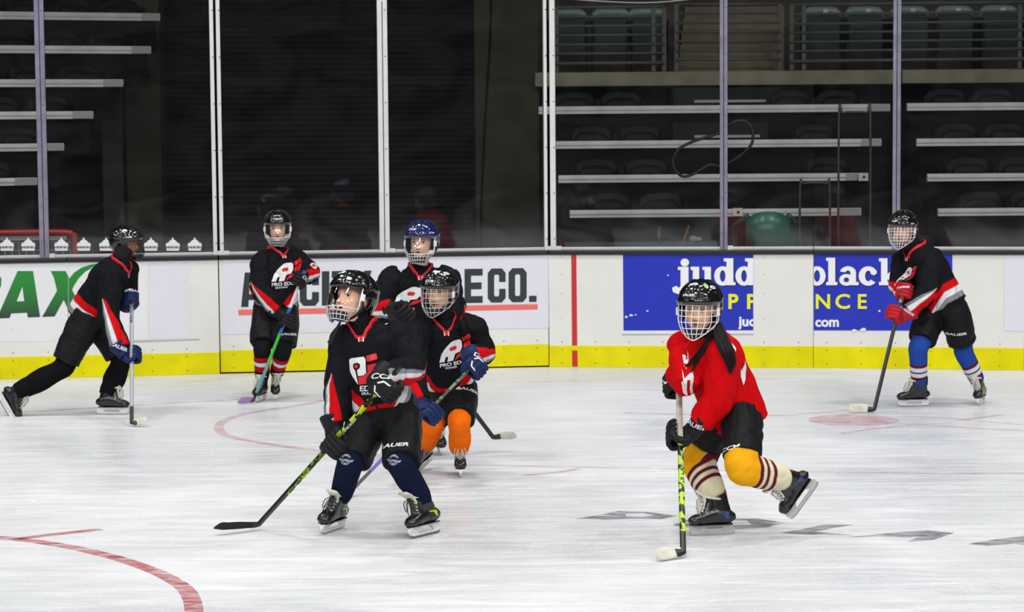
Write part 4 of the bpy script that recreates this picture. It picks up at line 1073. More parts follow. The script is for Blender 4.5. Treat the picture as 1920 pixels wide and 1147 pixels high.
def build_helmet(root, HO, HA, hs, hm, face, wire, text=None, logo_spots=(), name='helmet', chin=True, sticker=None):
    nu, nv = 88, 44
    az = np.linspace(-math.pi, math.pi, nu, endpoint=False)
    V = []; keep = {}
    def rim(a):
        a = abs(a)
        # front brow, temple, ear opening, nape
        pts = ((0, 0.06), (0.9, 0.02), (1.15, -0.12), (1.30, -0.48), (1.55, -0.28), (1.80, -0.24), (2.05, -0.55), (2.4, -0.78), (3.2, -0.80))
        for (a0, e0), (a1, e1) in zip(pts, pts[1:]):
            if a0 <= a <= a1:
                t = (a - a0) / (a1 - a0); t = t * t * (3 - 2 * t); return e0 + (e1 - e0) * t
        return -0.8
    for a in az:
        r0 = rim(a)
        for j in range(nv + 1):
            el = r0 + (math.pi / 2 - 0.02 - r0) * (j / nv) ** 0.85
            V.append(helmet_pt(np.array(a), np.array(el)))
    n = nv + 1; F = []
    for i in range(nu):
        k = (i + 1) % nu
        for j in range(nv): F.append((i * n + j, k * n + j, k * n + j + 1, i * n + j + 1))
    F.append(tuple(i * n + nv for i in range(nu)))
    V = np.array(V); base = len(V)
    inner = V * 0.93 + np.array((0, 0, .002)); Vv = np.concatenate([V, inner])
    F2 = F + [tuple(x + base for x in reversed(f)) for f in F]
    for i in range(nu):
        k = (i + 1) % nu; F2.append((k * n, i * n, i * n + base, k * n + base))
    me = raw_mesh(name, HO + (Vv * hs) @ HA, F2); shell_w = bvh_of(me)
    h = link(name, me, hm, root)
    # vents: dark inset slots following the shell
    vs = MB()
    for a, e, la, le in ((0.28, 0.62, .05, .16), (-0.28, 0.62, .05, .16), (0.62, 0.95, .10, .10), (-0.62, 0.95, .10, .10), (1.15, .55, .14, .05), (-1.15, .55, .14, .05), (2.3, .5, .12, .06), (-2.3, .5, .12, .06), (0.0, 0.95, .06, .10)):
        q = []
        for t in np.linspace(0, 2 * math.pi, 14, endpoint=False):
            q.append(helmet_pt(np.array(a + la * math.cos(t) / max(.3, math.cos(e))), np.array(e + le * math.sin(t)), .0012))
        c = len(q); vs = MB(); vs.add(HO + (np.array(q) * hs) @ HA, [tuple(range(c))]); obj('vent', vs, FOAM, h, fix=False)
    # groove between the front and rear halves
    g = MB(); g.tube([X(HO, HA * hs, helmet_pt(np.array(1.45 + .25 * math.sin(t)), np.array(t), .0003)) for t in np.linspace(-.1, 1.35, 12)], .0022, n=5)
    g.tube([X(HO, HA * hs, helmet_pt(np.array(-1.45 - .25 * math.sin(t)), np.array(t), .0003)) for t in np.linspace(-.1, 1.35, 12)], .0022, n=5)
    obj('groove', g, FOAM, h)
    # ear loops
    for s in (-1, 1):
        e = MB(); e.tube(smooth_path([X(HO, HA * hs, p) for p in ((.012, s * .094, .012), (.016, s * .092, -.020), (.002, s * .088, -.044), (-.022, s * .087, -.046), (-.040, s * .090, -.020), (-.042, s * .094, .008))], 4), (.006 * hs), n=6)
        obj('ear_loop', e, BLK, h, smooth=True)
    # chin strap and cup
    e = MB()
    for s in (-1, 1):
        e.tube(smooth_path([X(HO, HA * hs, p) for p in ((.0, s * .088, -.035), (.022, s * .068, -.085), (.045, s * .030, -.117), (.052, 0, -.122))], 4), [(.010 * hs, .002)] * 13, n=8, ref=HA[0])
    obj('chin_strap', e, BLK, h, smooth=True)
    # face protector
    def surf(a, z):
        """protector surface: a = azimuth, z = height"""
        t = (0.045 - z) / 0.185
        f = .126 + .030 * math.sin(min(1, max(0, t)) * math.pi * .62) - .048 * max(0, t - .62) ** 1.4 * 2.2
        b = .104 - .002 * t - .075 * max(0, t - .45) ** 1.5 * 1.6
        return np.array((-.012 + f * math.cos(a) * (1.0), b * math.sin(a) * (1.0), z))
    def wl(pts, r): return [X(HO, HA * hs, p) for p in pts]
    wr = 0.0019 * hs
    if face == 'cage' or face == 'cagefine':
        c = MB(); zs = [.030, .004, -.022, -.050, -.078, -.104] if face == 'cage' else [.034, .014, -.006, -.028, -.050, -.072, -.094, -.114]
        amax = 1.32
        def amx(z): return amax if z > -.055 else min(amax, .78 * amax * (max(0, z + .130) / .05) ** .625)
        for z in zs:
            A_ = amx(z); c.tube([X(HO, HA * hs, surf(a, z + 0.006 * math.cos(a * 1.2))) for a in np.linspace(-A_, A_, 19)], wr, n=6)
        na = 9 if face == 'cage' else 11
        for k in range(na):
            a = -1.2 + 2.4 * k / (na - 1)
            zt = .042 if abs(a) < 1.0 else .03; zb = -.128 + .030 * abs(a) ** 2
            c.tube([X(HO, HA * hs, surf(a * (1 if z > -.06 else 1 - (abs(z) - .06) * 3.2), z)) for z in np.linspace(zt, zb, 12)], wr, n=6)
        # outer frame
        fr = [surf(a, .043 - .004 * abs(a)) for a in np.linspace(-amax, amax, 15)]
        fr += [surf(amax, z) for z in np.linspace(.02, -.05, 5)]
        fr += [surf(a * (1 - .22), -.130 + .050 * (abs(a) / amax) ** 1.6) for a in np.linspace(amax, -amax, 17)]
        fr += [surf(-amax, z) for z in np.linspace(-.05, .02, 5)]
        c.tube([X(HO, HA * hs, p) for p in fr], wr * 1.35, n=6, closed=True)
        obj('cage', c, wire, h, smooth=True)
        c = MB(); rings = []
        for z, d in ((-.078, 0), (-.090, .010), (-.108, .010), (-.122, 0)):
            ro = [surf(a, z) + np.array((-.010 + 0, 0, 0)) for a in np.linspace(-.62, .62, 9)]; ri = [p + np.array((-.018, 0, 0)) for p in ro[::-1]]
            rings.append(np.array([X(HO, HA * hs, p) for p in ro + ri]))
        c.loft(rings); obj('chin_cup', c, BLK, h, smooth=True)
    else:
        # clear upper shield over a slotted lower guard
        nz, na = 10, 25; Vs = []; Fs = []
        for i in range(nz + 1):
            z = .040 - .106 * i / nz
            for k in range(na): Vs.append(surf(-1.2 + 2.4 * k / (na - 1), z))
        for i in range(nz):
            for k in range(na - 1):
                a = i * na + k; Fs.append((a, a + 1, a + na + 1, a + na))
        Vo = np.array(Vs); Vi = Vo * .985
        nb_ = len(Vo); FF = Fs + [tuple(x + nb_ for x in reversed(f)) for f in Fs]
        me = raw_mesh('visor', HO + (np.concatenate([Vo, Vi]) * hs) @ HA, FF); link('visor', me, CLEARV, h)
        c = MB()
        c.tube([X(HO, HA * hs, surf(a, .040)) for a in np.linspace(-1.2, 1.2, 21)], .0032 * hs, n=6)
        c.tube([X(HO, HA * hs, surf(a, -.067)) for a in np.linspace(-1.2, 1.2, 21)], .0030 * hs, n=6)
        for s in (-1, 1): c.tube([X(HO, HA * hs, surf(s * 1.2, z)) for z in np.linspace(.04, -.075, 8)], .0045 * hs, n=6)
        obj('visor_rim', c, CLEARE, h, smooth=True)
        c = MB()
        for z in (-.084, -.104, -.126):
            A_ = 1.2 if z > -.08 else 1.05; c.tube([X(HO, HA * hs, surf(a, z)) for a in np.linspace(-A_, A_, 19)], .0026 * hs, n=6)
        for a in np.linspace(-1.1, 1.1, 11): c.tube([X(HO, HA * hs, surf(a * (1 if z > -.09 else .92), z)) for z in np.linspace(-.067, -.126, 6)], .0024 * hs, n=6)
        obj('lower_guard', c, wire, h, smooth=True)
        c = MB(); rings = []
        for z in (-.088, -.100, -.118, -.128):
            ro = [surf(a, z) + np.array((-.012, 0, 0)) for a in np.linspace(-.7, .7, 9)]; ri = [p + np.array((-.018, 0, 0)) for p in ro[::-1]]
            rings.append(np.array([X(HO, HA * hs, p) for p in ro + ri]))
        c.loft(rings); obj('chin_cup', c, BLK, h, smooth=True)
    # side clips
    for s in (-1, 1):
        c = MB(); q = X(HO, HA * hs, (.030, s * .101, -.004)); c.box(q, (.012 * hs, .005 * hs, .018 * hs), HA); obj('side_clip', c, WIRE_W if wire is not WIRE_B else BLK, h, bevel=.003)
    # marks on the shell, placed by azimuth / elevation
    for kind, a, e, sz in logo_spots:
        c_ = X(HO, HA * hs, helmet_pt(np.array(a), np.array(e))); d = np.array((math.cos(e) * math.cos(a), math.cos(e) * math.sin(a), math.sin(e)))
        nn = d @ HA; uu = np.array((-math.sin(a), math.cos(a), 0)) @ HA
        if kind.startswith('T:'): decal('lettering', text2d(kind[2:], sz, .03, .2, 1.0, 1.25), shell_w, c_, nn, uu, WHT, h, .0015, .01, .05)
        elif kind == 'white': decal('helmet_sticker', poly2d([(-.026, -.009), (.022, -.012), (.028, .010), (-.018, .012)]), shell_w, c_, nn, uu, WHT, h, .0015, .008, .05)
        elif kind == 'green':
            decal('helmet_sticker', poly2d(ell(0, 0, .014, .019, 20)), shell_w, c_, nn, uu, mat('sticker_pale', (.6, .7, .5), .4), h, .0015, .008, .05)
            decal('helmet_sticker', poly2d(ell(0, 0, .011, .016, 20)), shell_w, c_, nn, uu, mat('sticker_green', (.16, .5, .03), .4), h, .0022, .008, .05)
            decal('helmet_sticker', poly2d([(-.003, -.010), (.006, -.006), (.004, .004), (-.004, .010), (-.001, 0)]), shell_w, c_, nn, uu, WHT, h, .003, .008, .05)
        elif kind == 'crest':
            decal('helmet_sticker', poly2d([(-.022, -.008), (-.006, -.012), (.018, -.010), (.024, .002), (.012, .012), (-.010, .013), (-.024, .004)], [[(-.010, -.004), (-.002, -.006), (.0, .004), (-.010, .005)], [(.006, -.004), (.014, -.003), (.012, .005), (.004, .004)]]), shell_w, c_, nn, uu, WHT, h, .0015, .008, .05)
        elif kind == 'blue':
            decal('helmet_sticker', poly2d([(-.024, -.010), (.016, -.010), (.020, .0), (.008, .013), (-.010, .013), (-.020, .003)]), shell_w, c_, nn, uu, WHT, h, .0015, .008, .05)
            decal('helmet_sticker', arcband(0, 0, .016, .010, .010, .005, 200, 350), shell_w, c_, nn, uu, mat('sticker_blue', (.08, .12, .5), .4), h, .0022, .008, .05)
        elif kind == 'orange': decal('helmet_sticker', poly2d([(-.010, -.005), (.010, -.004), (.009, .006), (-.009, .004)]), shell_w, c_, nn, uu, mat('sticker_orange', (.75, .12, .03), .4), h, .0015, .008, .05)
    return h
# ------------------------------------------------------------------ skate
def build_skate(root, O, A, s, accent=None, lace=LACEW, tongue=FELT, guard=None, holder=SKW, label=None, tlen=1.0, lean=(0, 0)):
    """O: point under the blade middle, A rows forward/left/up, s scale. Built of boot, toe cap, tongue, laces, holder and steel"""
    x = lambda p: X(O, A * s, (p[0] + lean[0] * max(0, p[2] - .11), p[1] + lean[1] * max(0, p[2] - .11), p[2]))
    m = MB()
    # foot
    P = [(-.118, .040), (-.110, .062), (-.085, .080), (-.050, .092), (-.010, .090), (.030, .078), (.070, .062), (.105, .050), (.128, .034)]
    pts = []; rr = []
    for (xx, hgt), wd in zip(P, (.020, .029, .034, .034, .033, .036, .040, .038, .024)):
        pts.append(x((xx, 0, .062 + hgt / 2))); rr.append((wd * s, hgt / 2 * s))
    m.tube(pts, rr, n=18, ref=A[1], exp=2.6)
    # ankle shaft
    m.tube([x(p) for p in ((-.050, 0, .085), (-.056, 0, .135), (-.054, 0, .175), (-.048, 0, .205))], [(.034 * s, .056 * s), (.037 * s, .054 * s), (.042 * s, .056 * s), (.046 * s, .060 * s)], n=18, ref=A[1], exp=2.3)
    m.tube([x(p) for p in ((.066, 0, .074), (.040, 0, .104), (.012, 0, .138), (-.006, 0, .172), (-.012, 0, .198))], [(.034 * s, .026 * s), (.034 * s, .034 * s), (.034 * s, .036 * s), (.037 * s, .034 * s), (.040 * s, .030 * s)], n=18, ref=A[1], exp=2.4)
    me = remesh(m, 0.0042, 4, .5)
    V = mverts(me); L = ((V - np.asarray(O)) @ A.T) / s
    b = link('skate', me, SKB, root)
    if label: b['label'] = label
    # sole plate edge
    c = MB(); prof = [(-.112, .0), (-.11, .028), (-.04, .034), (.03, .031), (.085, .040), (.12, .028), (.132, 0)]
    ring = [(a, w * .9, .064) for a, w in prof] + [(a, -w * .9, .064) for a, w in prof[-2:0:-1]]
    r0 = np.array([x(p) for p in ring]); r1 = np.array([x((p[0] * .98, p[1] * .94, .0585)) for p in ring]); c.loft([r0, r1]); obj('sole', c, BLK, b)
    # toe cap
    c = MB(); c.ball(x((.098, 0, .083)), np.array((.040, .041, .027)) * s, A, 18, 12); obj('toe_cap', c, SKB, b, smooth=True)
    # holder
    c = MB()
    Vh, Fh = poly2d([(-.124, .036), (-.119, .017), (-.105, .012), (.105, .012), (.124, .020), (.131, .036), (.121, .060), (-.110, .060)], [[(-.046, .052), (-.070, .028), (-.062, .022), (.054, .022), (.062, .028), (.038, .052)]])
    nh = len(Vh); wd_ = lambda z_: .0055 + max(0, z_ - .030) * .35
    c.add([x((a_, -wd_(b_), b_)) for a_, b_ in Vh] + [x((a_, wd_(b_), b_)) for a_, b_ in Vh], [f_ for f_ in Fh] + [tuple(i_ + nh for i_ in reversed(f_)) for f_ in Fh] + [(i_, (i_ + 1) % 8, (i_ + 1) % 8 + nh, i_ + nh) for i_ in range(8)] + [(8 + i_, 8 + (i_ + 1) % 6, 8 + (i_ + 1) % 6 + nh, 8 + i_ + nh) for i_ in range(6)])
    obj('blade_holder', c, holder, b)
    c = MB(); pr = [(-.128, .016), (-.120, .004), (-.100, 0), (.095, 0), (.120, .006), (.132, .020), (.10, .014), (-.10, .014)]
    c.loft([np.array([x((a, -.0018, z_)) for a, z_ in pr]), np.array([x((a, .0018, z_)) for a, z_ in pr])]); obj('blade', c, STEEL, b)
    # tongue
    c = MB(); c.tube(smooth_path([x(p) for p in ((.056, 0, .124), (.036, 0, .150), (.022, 0, .182), (.016 + tlen * .006, 0, .210 + tlen * .006), (.018 + tlen * .034, 0, .218 + tlen * .022))], 4), [(.022 * s, .008 * s)] * 8 + [(.030 * s, .009 * s)] * 5 + [(.034 * s, .008 * s)] * 4, n=14, ref=A[1], exp=2.6)
    to = obj('tongue', c, tongue, b, smooth=True)
    if accent:
        c = MB(); c.box(x((.030, 0, .214)), (.004 * s, .020 * s, .010 * s), basis(A[0] * .8 - A[2] * .5, A[2] + A[0] * .4)); obj('tongue_patch', c, accent, b, bevel=.002)
    # collar lining
    c = MB(); c.tube([x((-.034 + .062 * math.cos(t), .045 * math.sin(t), .206 + .010 * math.cos(t))) for t in np.linspace(0, 2 * math.pi, 20, endpoint=False)], .008 * s, n=6, closed=True); obj('collar', c, tongue if tongue is FELT else BLK, b, smooth=True)
    # tendon guard
    c = MB(); c.tube([x(p) for p in ((-.104, 0, .18), (-.108, 0, .212), (-.112, 0, .240))], [(.028 * s, .005 * s), (.026 * s, .005 * s), (.015 * s, .004 * s)], n=12, ref=A[1], exp=3); obj('tendon_guard', c, guard or SKB, b, smooth=True)
    # laces
    bv = bvh_of(me) if False else None
    c = MB(); n_ = 7
    fl = [(.092, .092), (.080, .106), (.066, .122), (.053, .139), (.042, .157), (.034, .175), (.029, .194), (.026, .207)]
    for k, (fx, fz) in enumerate(fl[:-1]):
        nx_, nz_ = fl[k + 1]; w_ = .020
        for sgn in (-1, 1):
            c.tube(smooth_path([x((fx - .006, sgn * (w_ + .004), fz - .008)), x((fx + .004, sgn * w_ * .7, fz + .001)), x(((fx + nx_) / 2 + .010, 0, (fz + nz_) / 2 + .008)), x((nx_ + .004, -sgn * w_ * .7, nz_ + .001)), x((nx_ - .006, -sgn * (w_ + .004), nz_ - .008))], 3), .0030 * s, n=5)
    # bow
    tx, tz = fl[-2]
    for sgn in (-1, 1):
        c.tube(smooth_path([x((tx + .012, 0, tz + .008)), x((tx + .026, sgn * .03, tz - .005)), x((tx + .040, sgn * .036, tz - .045)), x((tx + .046, sgn * .020, tz - .050)), x((tx + .022, sgn * .006, tz - .002))], 4), .0026 * s, n=5)
        c.tube(smooth_path([x((tx + .014, 0, tz + .006)), x((tx + .034, sgn * .018, tz - .02)), x((tx + .044, sgn * .030, tz - .075))], 4), .0026 * s, n=5)
    obj('laces', c, lace, b, smooth=True)
    # side flash on the boot
    if accent or guard:
        me_b = raw_mesh('t', V, [tuple(p.vertices) for p in b.data.polygons], fix=False); bvv = bvh_of(me_b); bpy.data.meshes.remove(me_b)
        for sgn in (-1, 1):
            decal('side_flash', poly2d([(-.040, -.020), (.020, -.024), (.034, -.018), (-.006, -.014), (-.028, .012), (-.038, .016)]), bvv, x((-.045, sgn * .036, .105)), A[1] * sgn, A[0] , accent or guard, b, .0015, .01, .05)
    return b
# ------------------------------------------------------------------ glove closed round a shaft
def build_glove(root, O, Xa, fore, side, gm, s=1.0, piping=None, word=None, cuffm=None, label=None, palm=True, backdir=None, cufflen=.085, wordsz=.018):
    """O: point on the shaft inside the fist; Xa: along the shaft toward the thumb; fore: from elbow to hand; side: 'L' or 'R'"""
    Xa = nrm(Xa); Z = np.asarray(fore, float); Z = nrm(Z - Xa * (Z @ Xa)); Y = np.cross(Z, Xa) if side == 'R' else np.cross(Xa, Z)
    if backdir is not None:
        Y = np.asarray(backdir, float); Y = nrm(Y - Xa * (Y @ Xa)); Z = np.cross(Xa, Y) if side == 'R' else np.cross(Y, Xa)
    A = np.array([Xa, Y, Z])
    x = lambda p: X(O, A * s, p)
    m = MB()
    # palm slab
    m.tube([x((0, .034, -.045)), x((0, .036, -.015)), x((0, .034, .020)), x((0, .028, .042))], [(.040 * s, .022 * s), (.046 * s, .024 * s), (.047 * s, .022 * s), (.042 * s, .016 * s)], n=16, ref=Xa, exp=2.6)
    Ls = (.94, 1.0, .98, .84)
    for k, (xx, l) in enumerate(zip((.034, .0115, -.0115, -.034), Ls)):
        m.chain(smooth_path([x((xx, .032, .030)), x((xx * 1.04, .022, .030 + .030 * l)), x((xx * 1.04, -.012, .030 + .028 * l)), x((xx * 1.0, -.036, .018)), x((xx * .97, -.034, -.010 * l))], 3), [.0125 * s] * 4 + [.0120 * s] * 4 + [.0108 * s] * 4 + [.0095 * s], 9)
        # padded rolls over each finger
        m.ball(x((xx, .040, .042)), np.array((.0112, .010, .015)) * s, A, 10, 8)
        m.ball(x((xx * 1.04, .012, .030 + .040 * l)), np.array((.0112, .017, .009)) * s, A, 10, 8)
    # thumb leaves the side of the palm near its base and closes over the fingers
    m.chain(smooth_path([x((.030, .030, -.030)), x((.056, .012, -.024)), x((.054, -.018, -.006)), x((.030, -.040, .004))], 3), [.019 * s] * 3 + [.016 * s] * 3 + [.014 * s] * 3 + [.011 * s], 9)
    # back of hand rolls
    for zz in (-.032, -.008, .014): m.ball(x((0, .052, zz)), np.array((.040, .009, .0115)) * s, A, 14, 8)
    me = remesh(m, 0.0032, 2, .45)
    g = link('glove', me, gm, root)
    if label: g['label'] = label
    # cuff: flared tube over the wrist along the forearm
    F_ = nrm(nrm(fore) + Z * (.5 if backdir is None else .3)); w = x((0, .034, -.040)); up = Y
    cs = 1.0 + (s - 1) * .35; wv = [w + F_ * .012 * s, w - F_ * .02 * s, w - F_ * .05 * cs, w - F_ * cufflen * cs, w - F_ * (cufflen + .008) * cs]
    c = MB(); c.tube(wv, [(.044 * s, .030 * s), (.048 * cs, .038 * cs), (.056 * cs, .047 * cs), (.063 * cs, .055 * cs), (.054 * cs, .047 * cs)], n=20, ref=Xa, exp=2.4, cap=True)
    me2 = remesh(c, 0.004, 2, .5); cf = link('cuff', me2, cuffm or gm, g)
    bv = bvh_of(raw_mesh('t', np.concatenate([mverts(g.data), mverts(cf.data)]) + np.array(root.location), [tuple(p.vertices) for p in g.data.polygons] + [tuple(i + len(g.data.vertices) for i in p.vertices) for p in cf.data.polygons], fix=False))
    bd = Y if backdir is None else nrm(backdir)
    if piping:
        for sg in (-1, 1):
            ln = [(.006 * sg, -.020), (.026 * sg, -.006), (.030 * sg, .024), (.036 * sg, .024), (.033 * sg, -.010), (.009 * sg, -.026)]
            p2 = poly2d([(a * s, b * s) for a, b in ln]); decal('piping', p2, bv, x((0, .05, 0)), Y, Xa, piping, g, .002, .008, .06)
    if word:
        cc = w - F_ * .045 * s
        nn = bd - F_ * (bd @ F_); nn = nrm(nn)
        uu = np.cross(F_, nn)
        if uu @ CR < 0 and abs(uu @ CR) > .2: uu = -uu
        decal('lettering', text2d(word, wordsz * s, .03, .15, 1.0, 1.35), bv, cc, nn, uu, WHT, cf, .002, .008, .09)
    return g, cf, A, bv
# ------------------------------------------------------------------ stick
def build_stick(P_heel, P_top, blade_dir, blade_len, mats, label, group=None, toe_up=0.0, bands=(), shaft_seg=(), blade_mat=TAPEB, blade_h=.062, words=(), grip=None, facing=None, s=1.0, dip=0.0):
    """shaft from heel to top, blade on the ice. shaft_seg: (t0,t1,material) coloured stretches"""
    P0 = np.asarray(P_heel, float); P1 = np.asarray(P_top, float); ax = nrm(P1 - P0); L = np.linalg.norm(P1 - P0)
    bd = nrm(blade_dir); nb = nrm(np.cross(bd, ax))            # blade face normal
    wd = np.cross(ax, nb)
    t = thing('hockey_stick', (P0 + P1) / 2 * np.array((1, 1, 0)) + np.array((0, 0, min(P0[2], P1[2]))))
    segs = list(shaft_seg) or [(0, 1, mats)]
    hw, hn = .0150 * s, .0100 * s
    for a, b, mm in segs:
        c = MB(); n = 2; c.tube([P0 + ax * L * a, P0 + ax * L * b], [(hw, hn)] * 2, n=12, ref=wd, exp=4.5); obj('shaft', c, mm, t)
    # blade: tapered, curved plate, one closed loft with rounded toe
    c = MB(); rings = []; N_ = 14
    upv = nrm(np.cross(nb, bd)); upv = upv if upv[2] > 0 else -upv
    for i in range(N_ + 1):
        f = i / N_; d = blade_len * f
        hgt = blade_h * (0.70 + .30 * min(1, f * 2)) * (1 - max(0, (f - .86) / .14) ** 2 * .75)
        cur = .018 * f * f
        low = P0 + bd * d + nb * cur + upv * (-.018 - dip * min(1, f * 6) + (max(0, f - .8) * .06)) ; th = .006 - .003 * f
        mid = low + upv * hgt / 2
        rings.append(np.array([mid + upv * (hgt / 2 * math.sin(a)) + nb * (th * math.cos(a)) for a in np.linspace(0, 2 * math.pi, 12, endpoint=False)]))
    c.loft(rings); bl = obj('blade', c, blade_mat, t, smooth=True)
    c = MB(); c.tube(smooth_path([P0 + ax * .05, P0 + ax * .012, P0 + bd * .02 + upv * .004, P0 + bd * .05 + upv * .008], 3), [(hw, hn)] * 4 + [(.020, .009)] * 3 + [(.024, .007)] * 3, n=10, ref=wd, exp=3); obj('heel', c, segs[0][2], t, smooth=True)
    if grip:
        a, b, mm = grip; c = MB(); c.tube([P0 + ax * L * a, P0 + ax * L * b], [(hw + .0018, hn + .0018)] * 2, n=12, ref=wd, exp=3.5); obj('grip_tape', c, mm, t)
        c = MB(); c.ball(P1, (.017, .017, .02), None, 12, 8); obj('butt_knob', c, mm, t, smooth=True)
    # writing on the side that faces the rink
    fn = nb if nb @ (CAM - P0) > 0 else -nb
    u = ax if ax @ CR > 0 else -ax
    vv = np.cross(fn, u)
    for wtxt, tt, sz, mm, sx_ in words:
        V, F = text2d(wtxt, sz, .02, .10, 1.05, sx_); cpt = P0 + ax * L * tt + fn * (hn + .0008)
        Pp = cpt + np.outer(V[:, 0], u) + np.outer(V[:, 1], vv)
        me = raw_mesh('lettering', Pp, F, smooth=False, fix=False); link('lettering', me, mm, t)
    tag(t, label, 'hockey stick', group)
    return t, ax, L, (nb, wd, fn)
# ================================================================== posing and clothes
def lin_t(p, P0, P1):
    """where the shaft passes nearest the pixel p"""
    best = min(((proj(P0 + (P1 - P0) * t)[0] - p[0]) ** 2 + (proj(P0 + (P1 - P0) * t)[1] - p[1]) ** 2, t) for t in np.linspace(0, 1, 241))
    return best[1]
def solve(S, fixed):
    """S: joint -> (px,py,dz guess). Finds depths so limbs keep their true lengths"""
    k = S['k']; D0 = S['D0']
    seg = [('pelvis', 'hipL', .085), ('pelvis', 'hipR', .085), ('hipL', 'hipR', .165), ('hipL', 'knL', .335), ('hipR', 'knR', .335), ('knL', 'anL', .315), ('knR', 'anR', .315),
           ('pelvis', 'neck', .43), ('neck', 'shL', .15), ('neck', 'shR', .15), ('shL', 'shR', .285), ('shL', 'elL', .235), ('shR', 'elR', .235), ('elL', 'haL', .265), ('elR', 'haR', .265), ('neck', 'head', .17)]
    names = [n for n in S['J'] if n not in fixed]
    z = {n: S['J'][n][2] for n in names}; g = dict(z)
    rays = {n: ray(S['J'][n][0], S['J'][n][1]) for n in names}
    def pos(n): return fixed[n] if n in fixed else CAM + rays[n] * (D0 + z[n])
    def en(n):
        e = 0.5 * (z[n] - g[n]) ** 2
        for a, b, L in seg:
            if n == a or n == b: e += ((np.linalg.norm(pos(a) - pos(b)) - L * k)) ** 2 * 6
        return e
    st = 0.08
    for it in range(70):
        for n in names:
            e0 = en(n); z0 = z[n]
            for d in (st, -st):
                z[n] = z0 + d; e1 = en(n)
                if e1 < e0: e0 = e1; z0 = z[n]
            z[n] = z0
        st *= 0.94
    J = {n: pos(n) for n in list(S['J']) + list(fixed)}
    print(S['name'], ' '.join('%s-%s %.2f/%.2f' % (a, b, np.linalg.norm(J[a] - J[b]), L * k) for a, b, L in seg if abs(np.linalg.norm(J[a] - J[b]) - L * k) > 0.05))
    return J
def wrinkle(me, amp, sc=(9, 9, 9), seed=0.0, mask=None):
    """billowing folds with sharper creases between them"""
    V = mverts(me); N = mnorms(me); d = np.zeros(len(V))
    for i, v in enumerate(V):
        wx = noise.noise(Vector((v[0] * 3 + seed, v[1] * 3, v[2] * 3))) * 1.6
        a = noise.noise(Vector((v[0] * sc[0] + seed + wx, v[1] * sc[1], v[2] * sc[2] + wx)))
        b = noise.noise(Vector((v[0] * sc[0] * 1.9 - wx, v[1] * sc[1] * 1.9 + seed, v[2] * sc[2] * 2.4 + wx * 2)))
        d[i] = (min(1, abs(a) * 2.2) ** .85 - .45) + (min(1, abs(b) * 2.2) ** .8 - .45) * .38
    if mask is not None: d *= mask
    setverts(me, V + N * (d * amp)[:, None])
def arm_coord(V, sh, el, wr, cuff):
    """distance along the arm from the elbow (0) to the cuff (1), radial vector and distance from the forearm axis"""
    ax = cuff - el; L = np.linalg.norm(ax); ax = ax / L; t = (V - el) @ ax / L; rad = V - el - np.outer((V - el) @ ax, ax)
    return t, rad, np.linalg.norm(rad, axis=1), ax, L
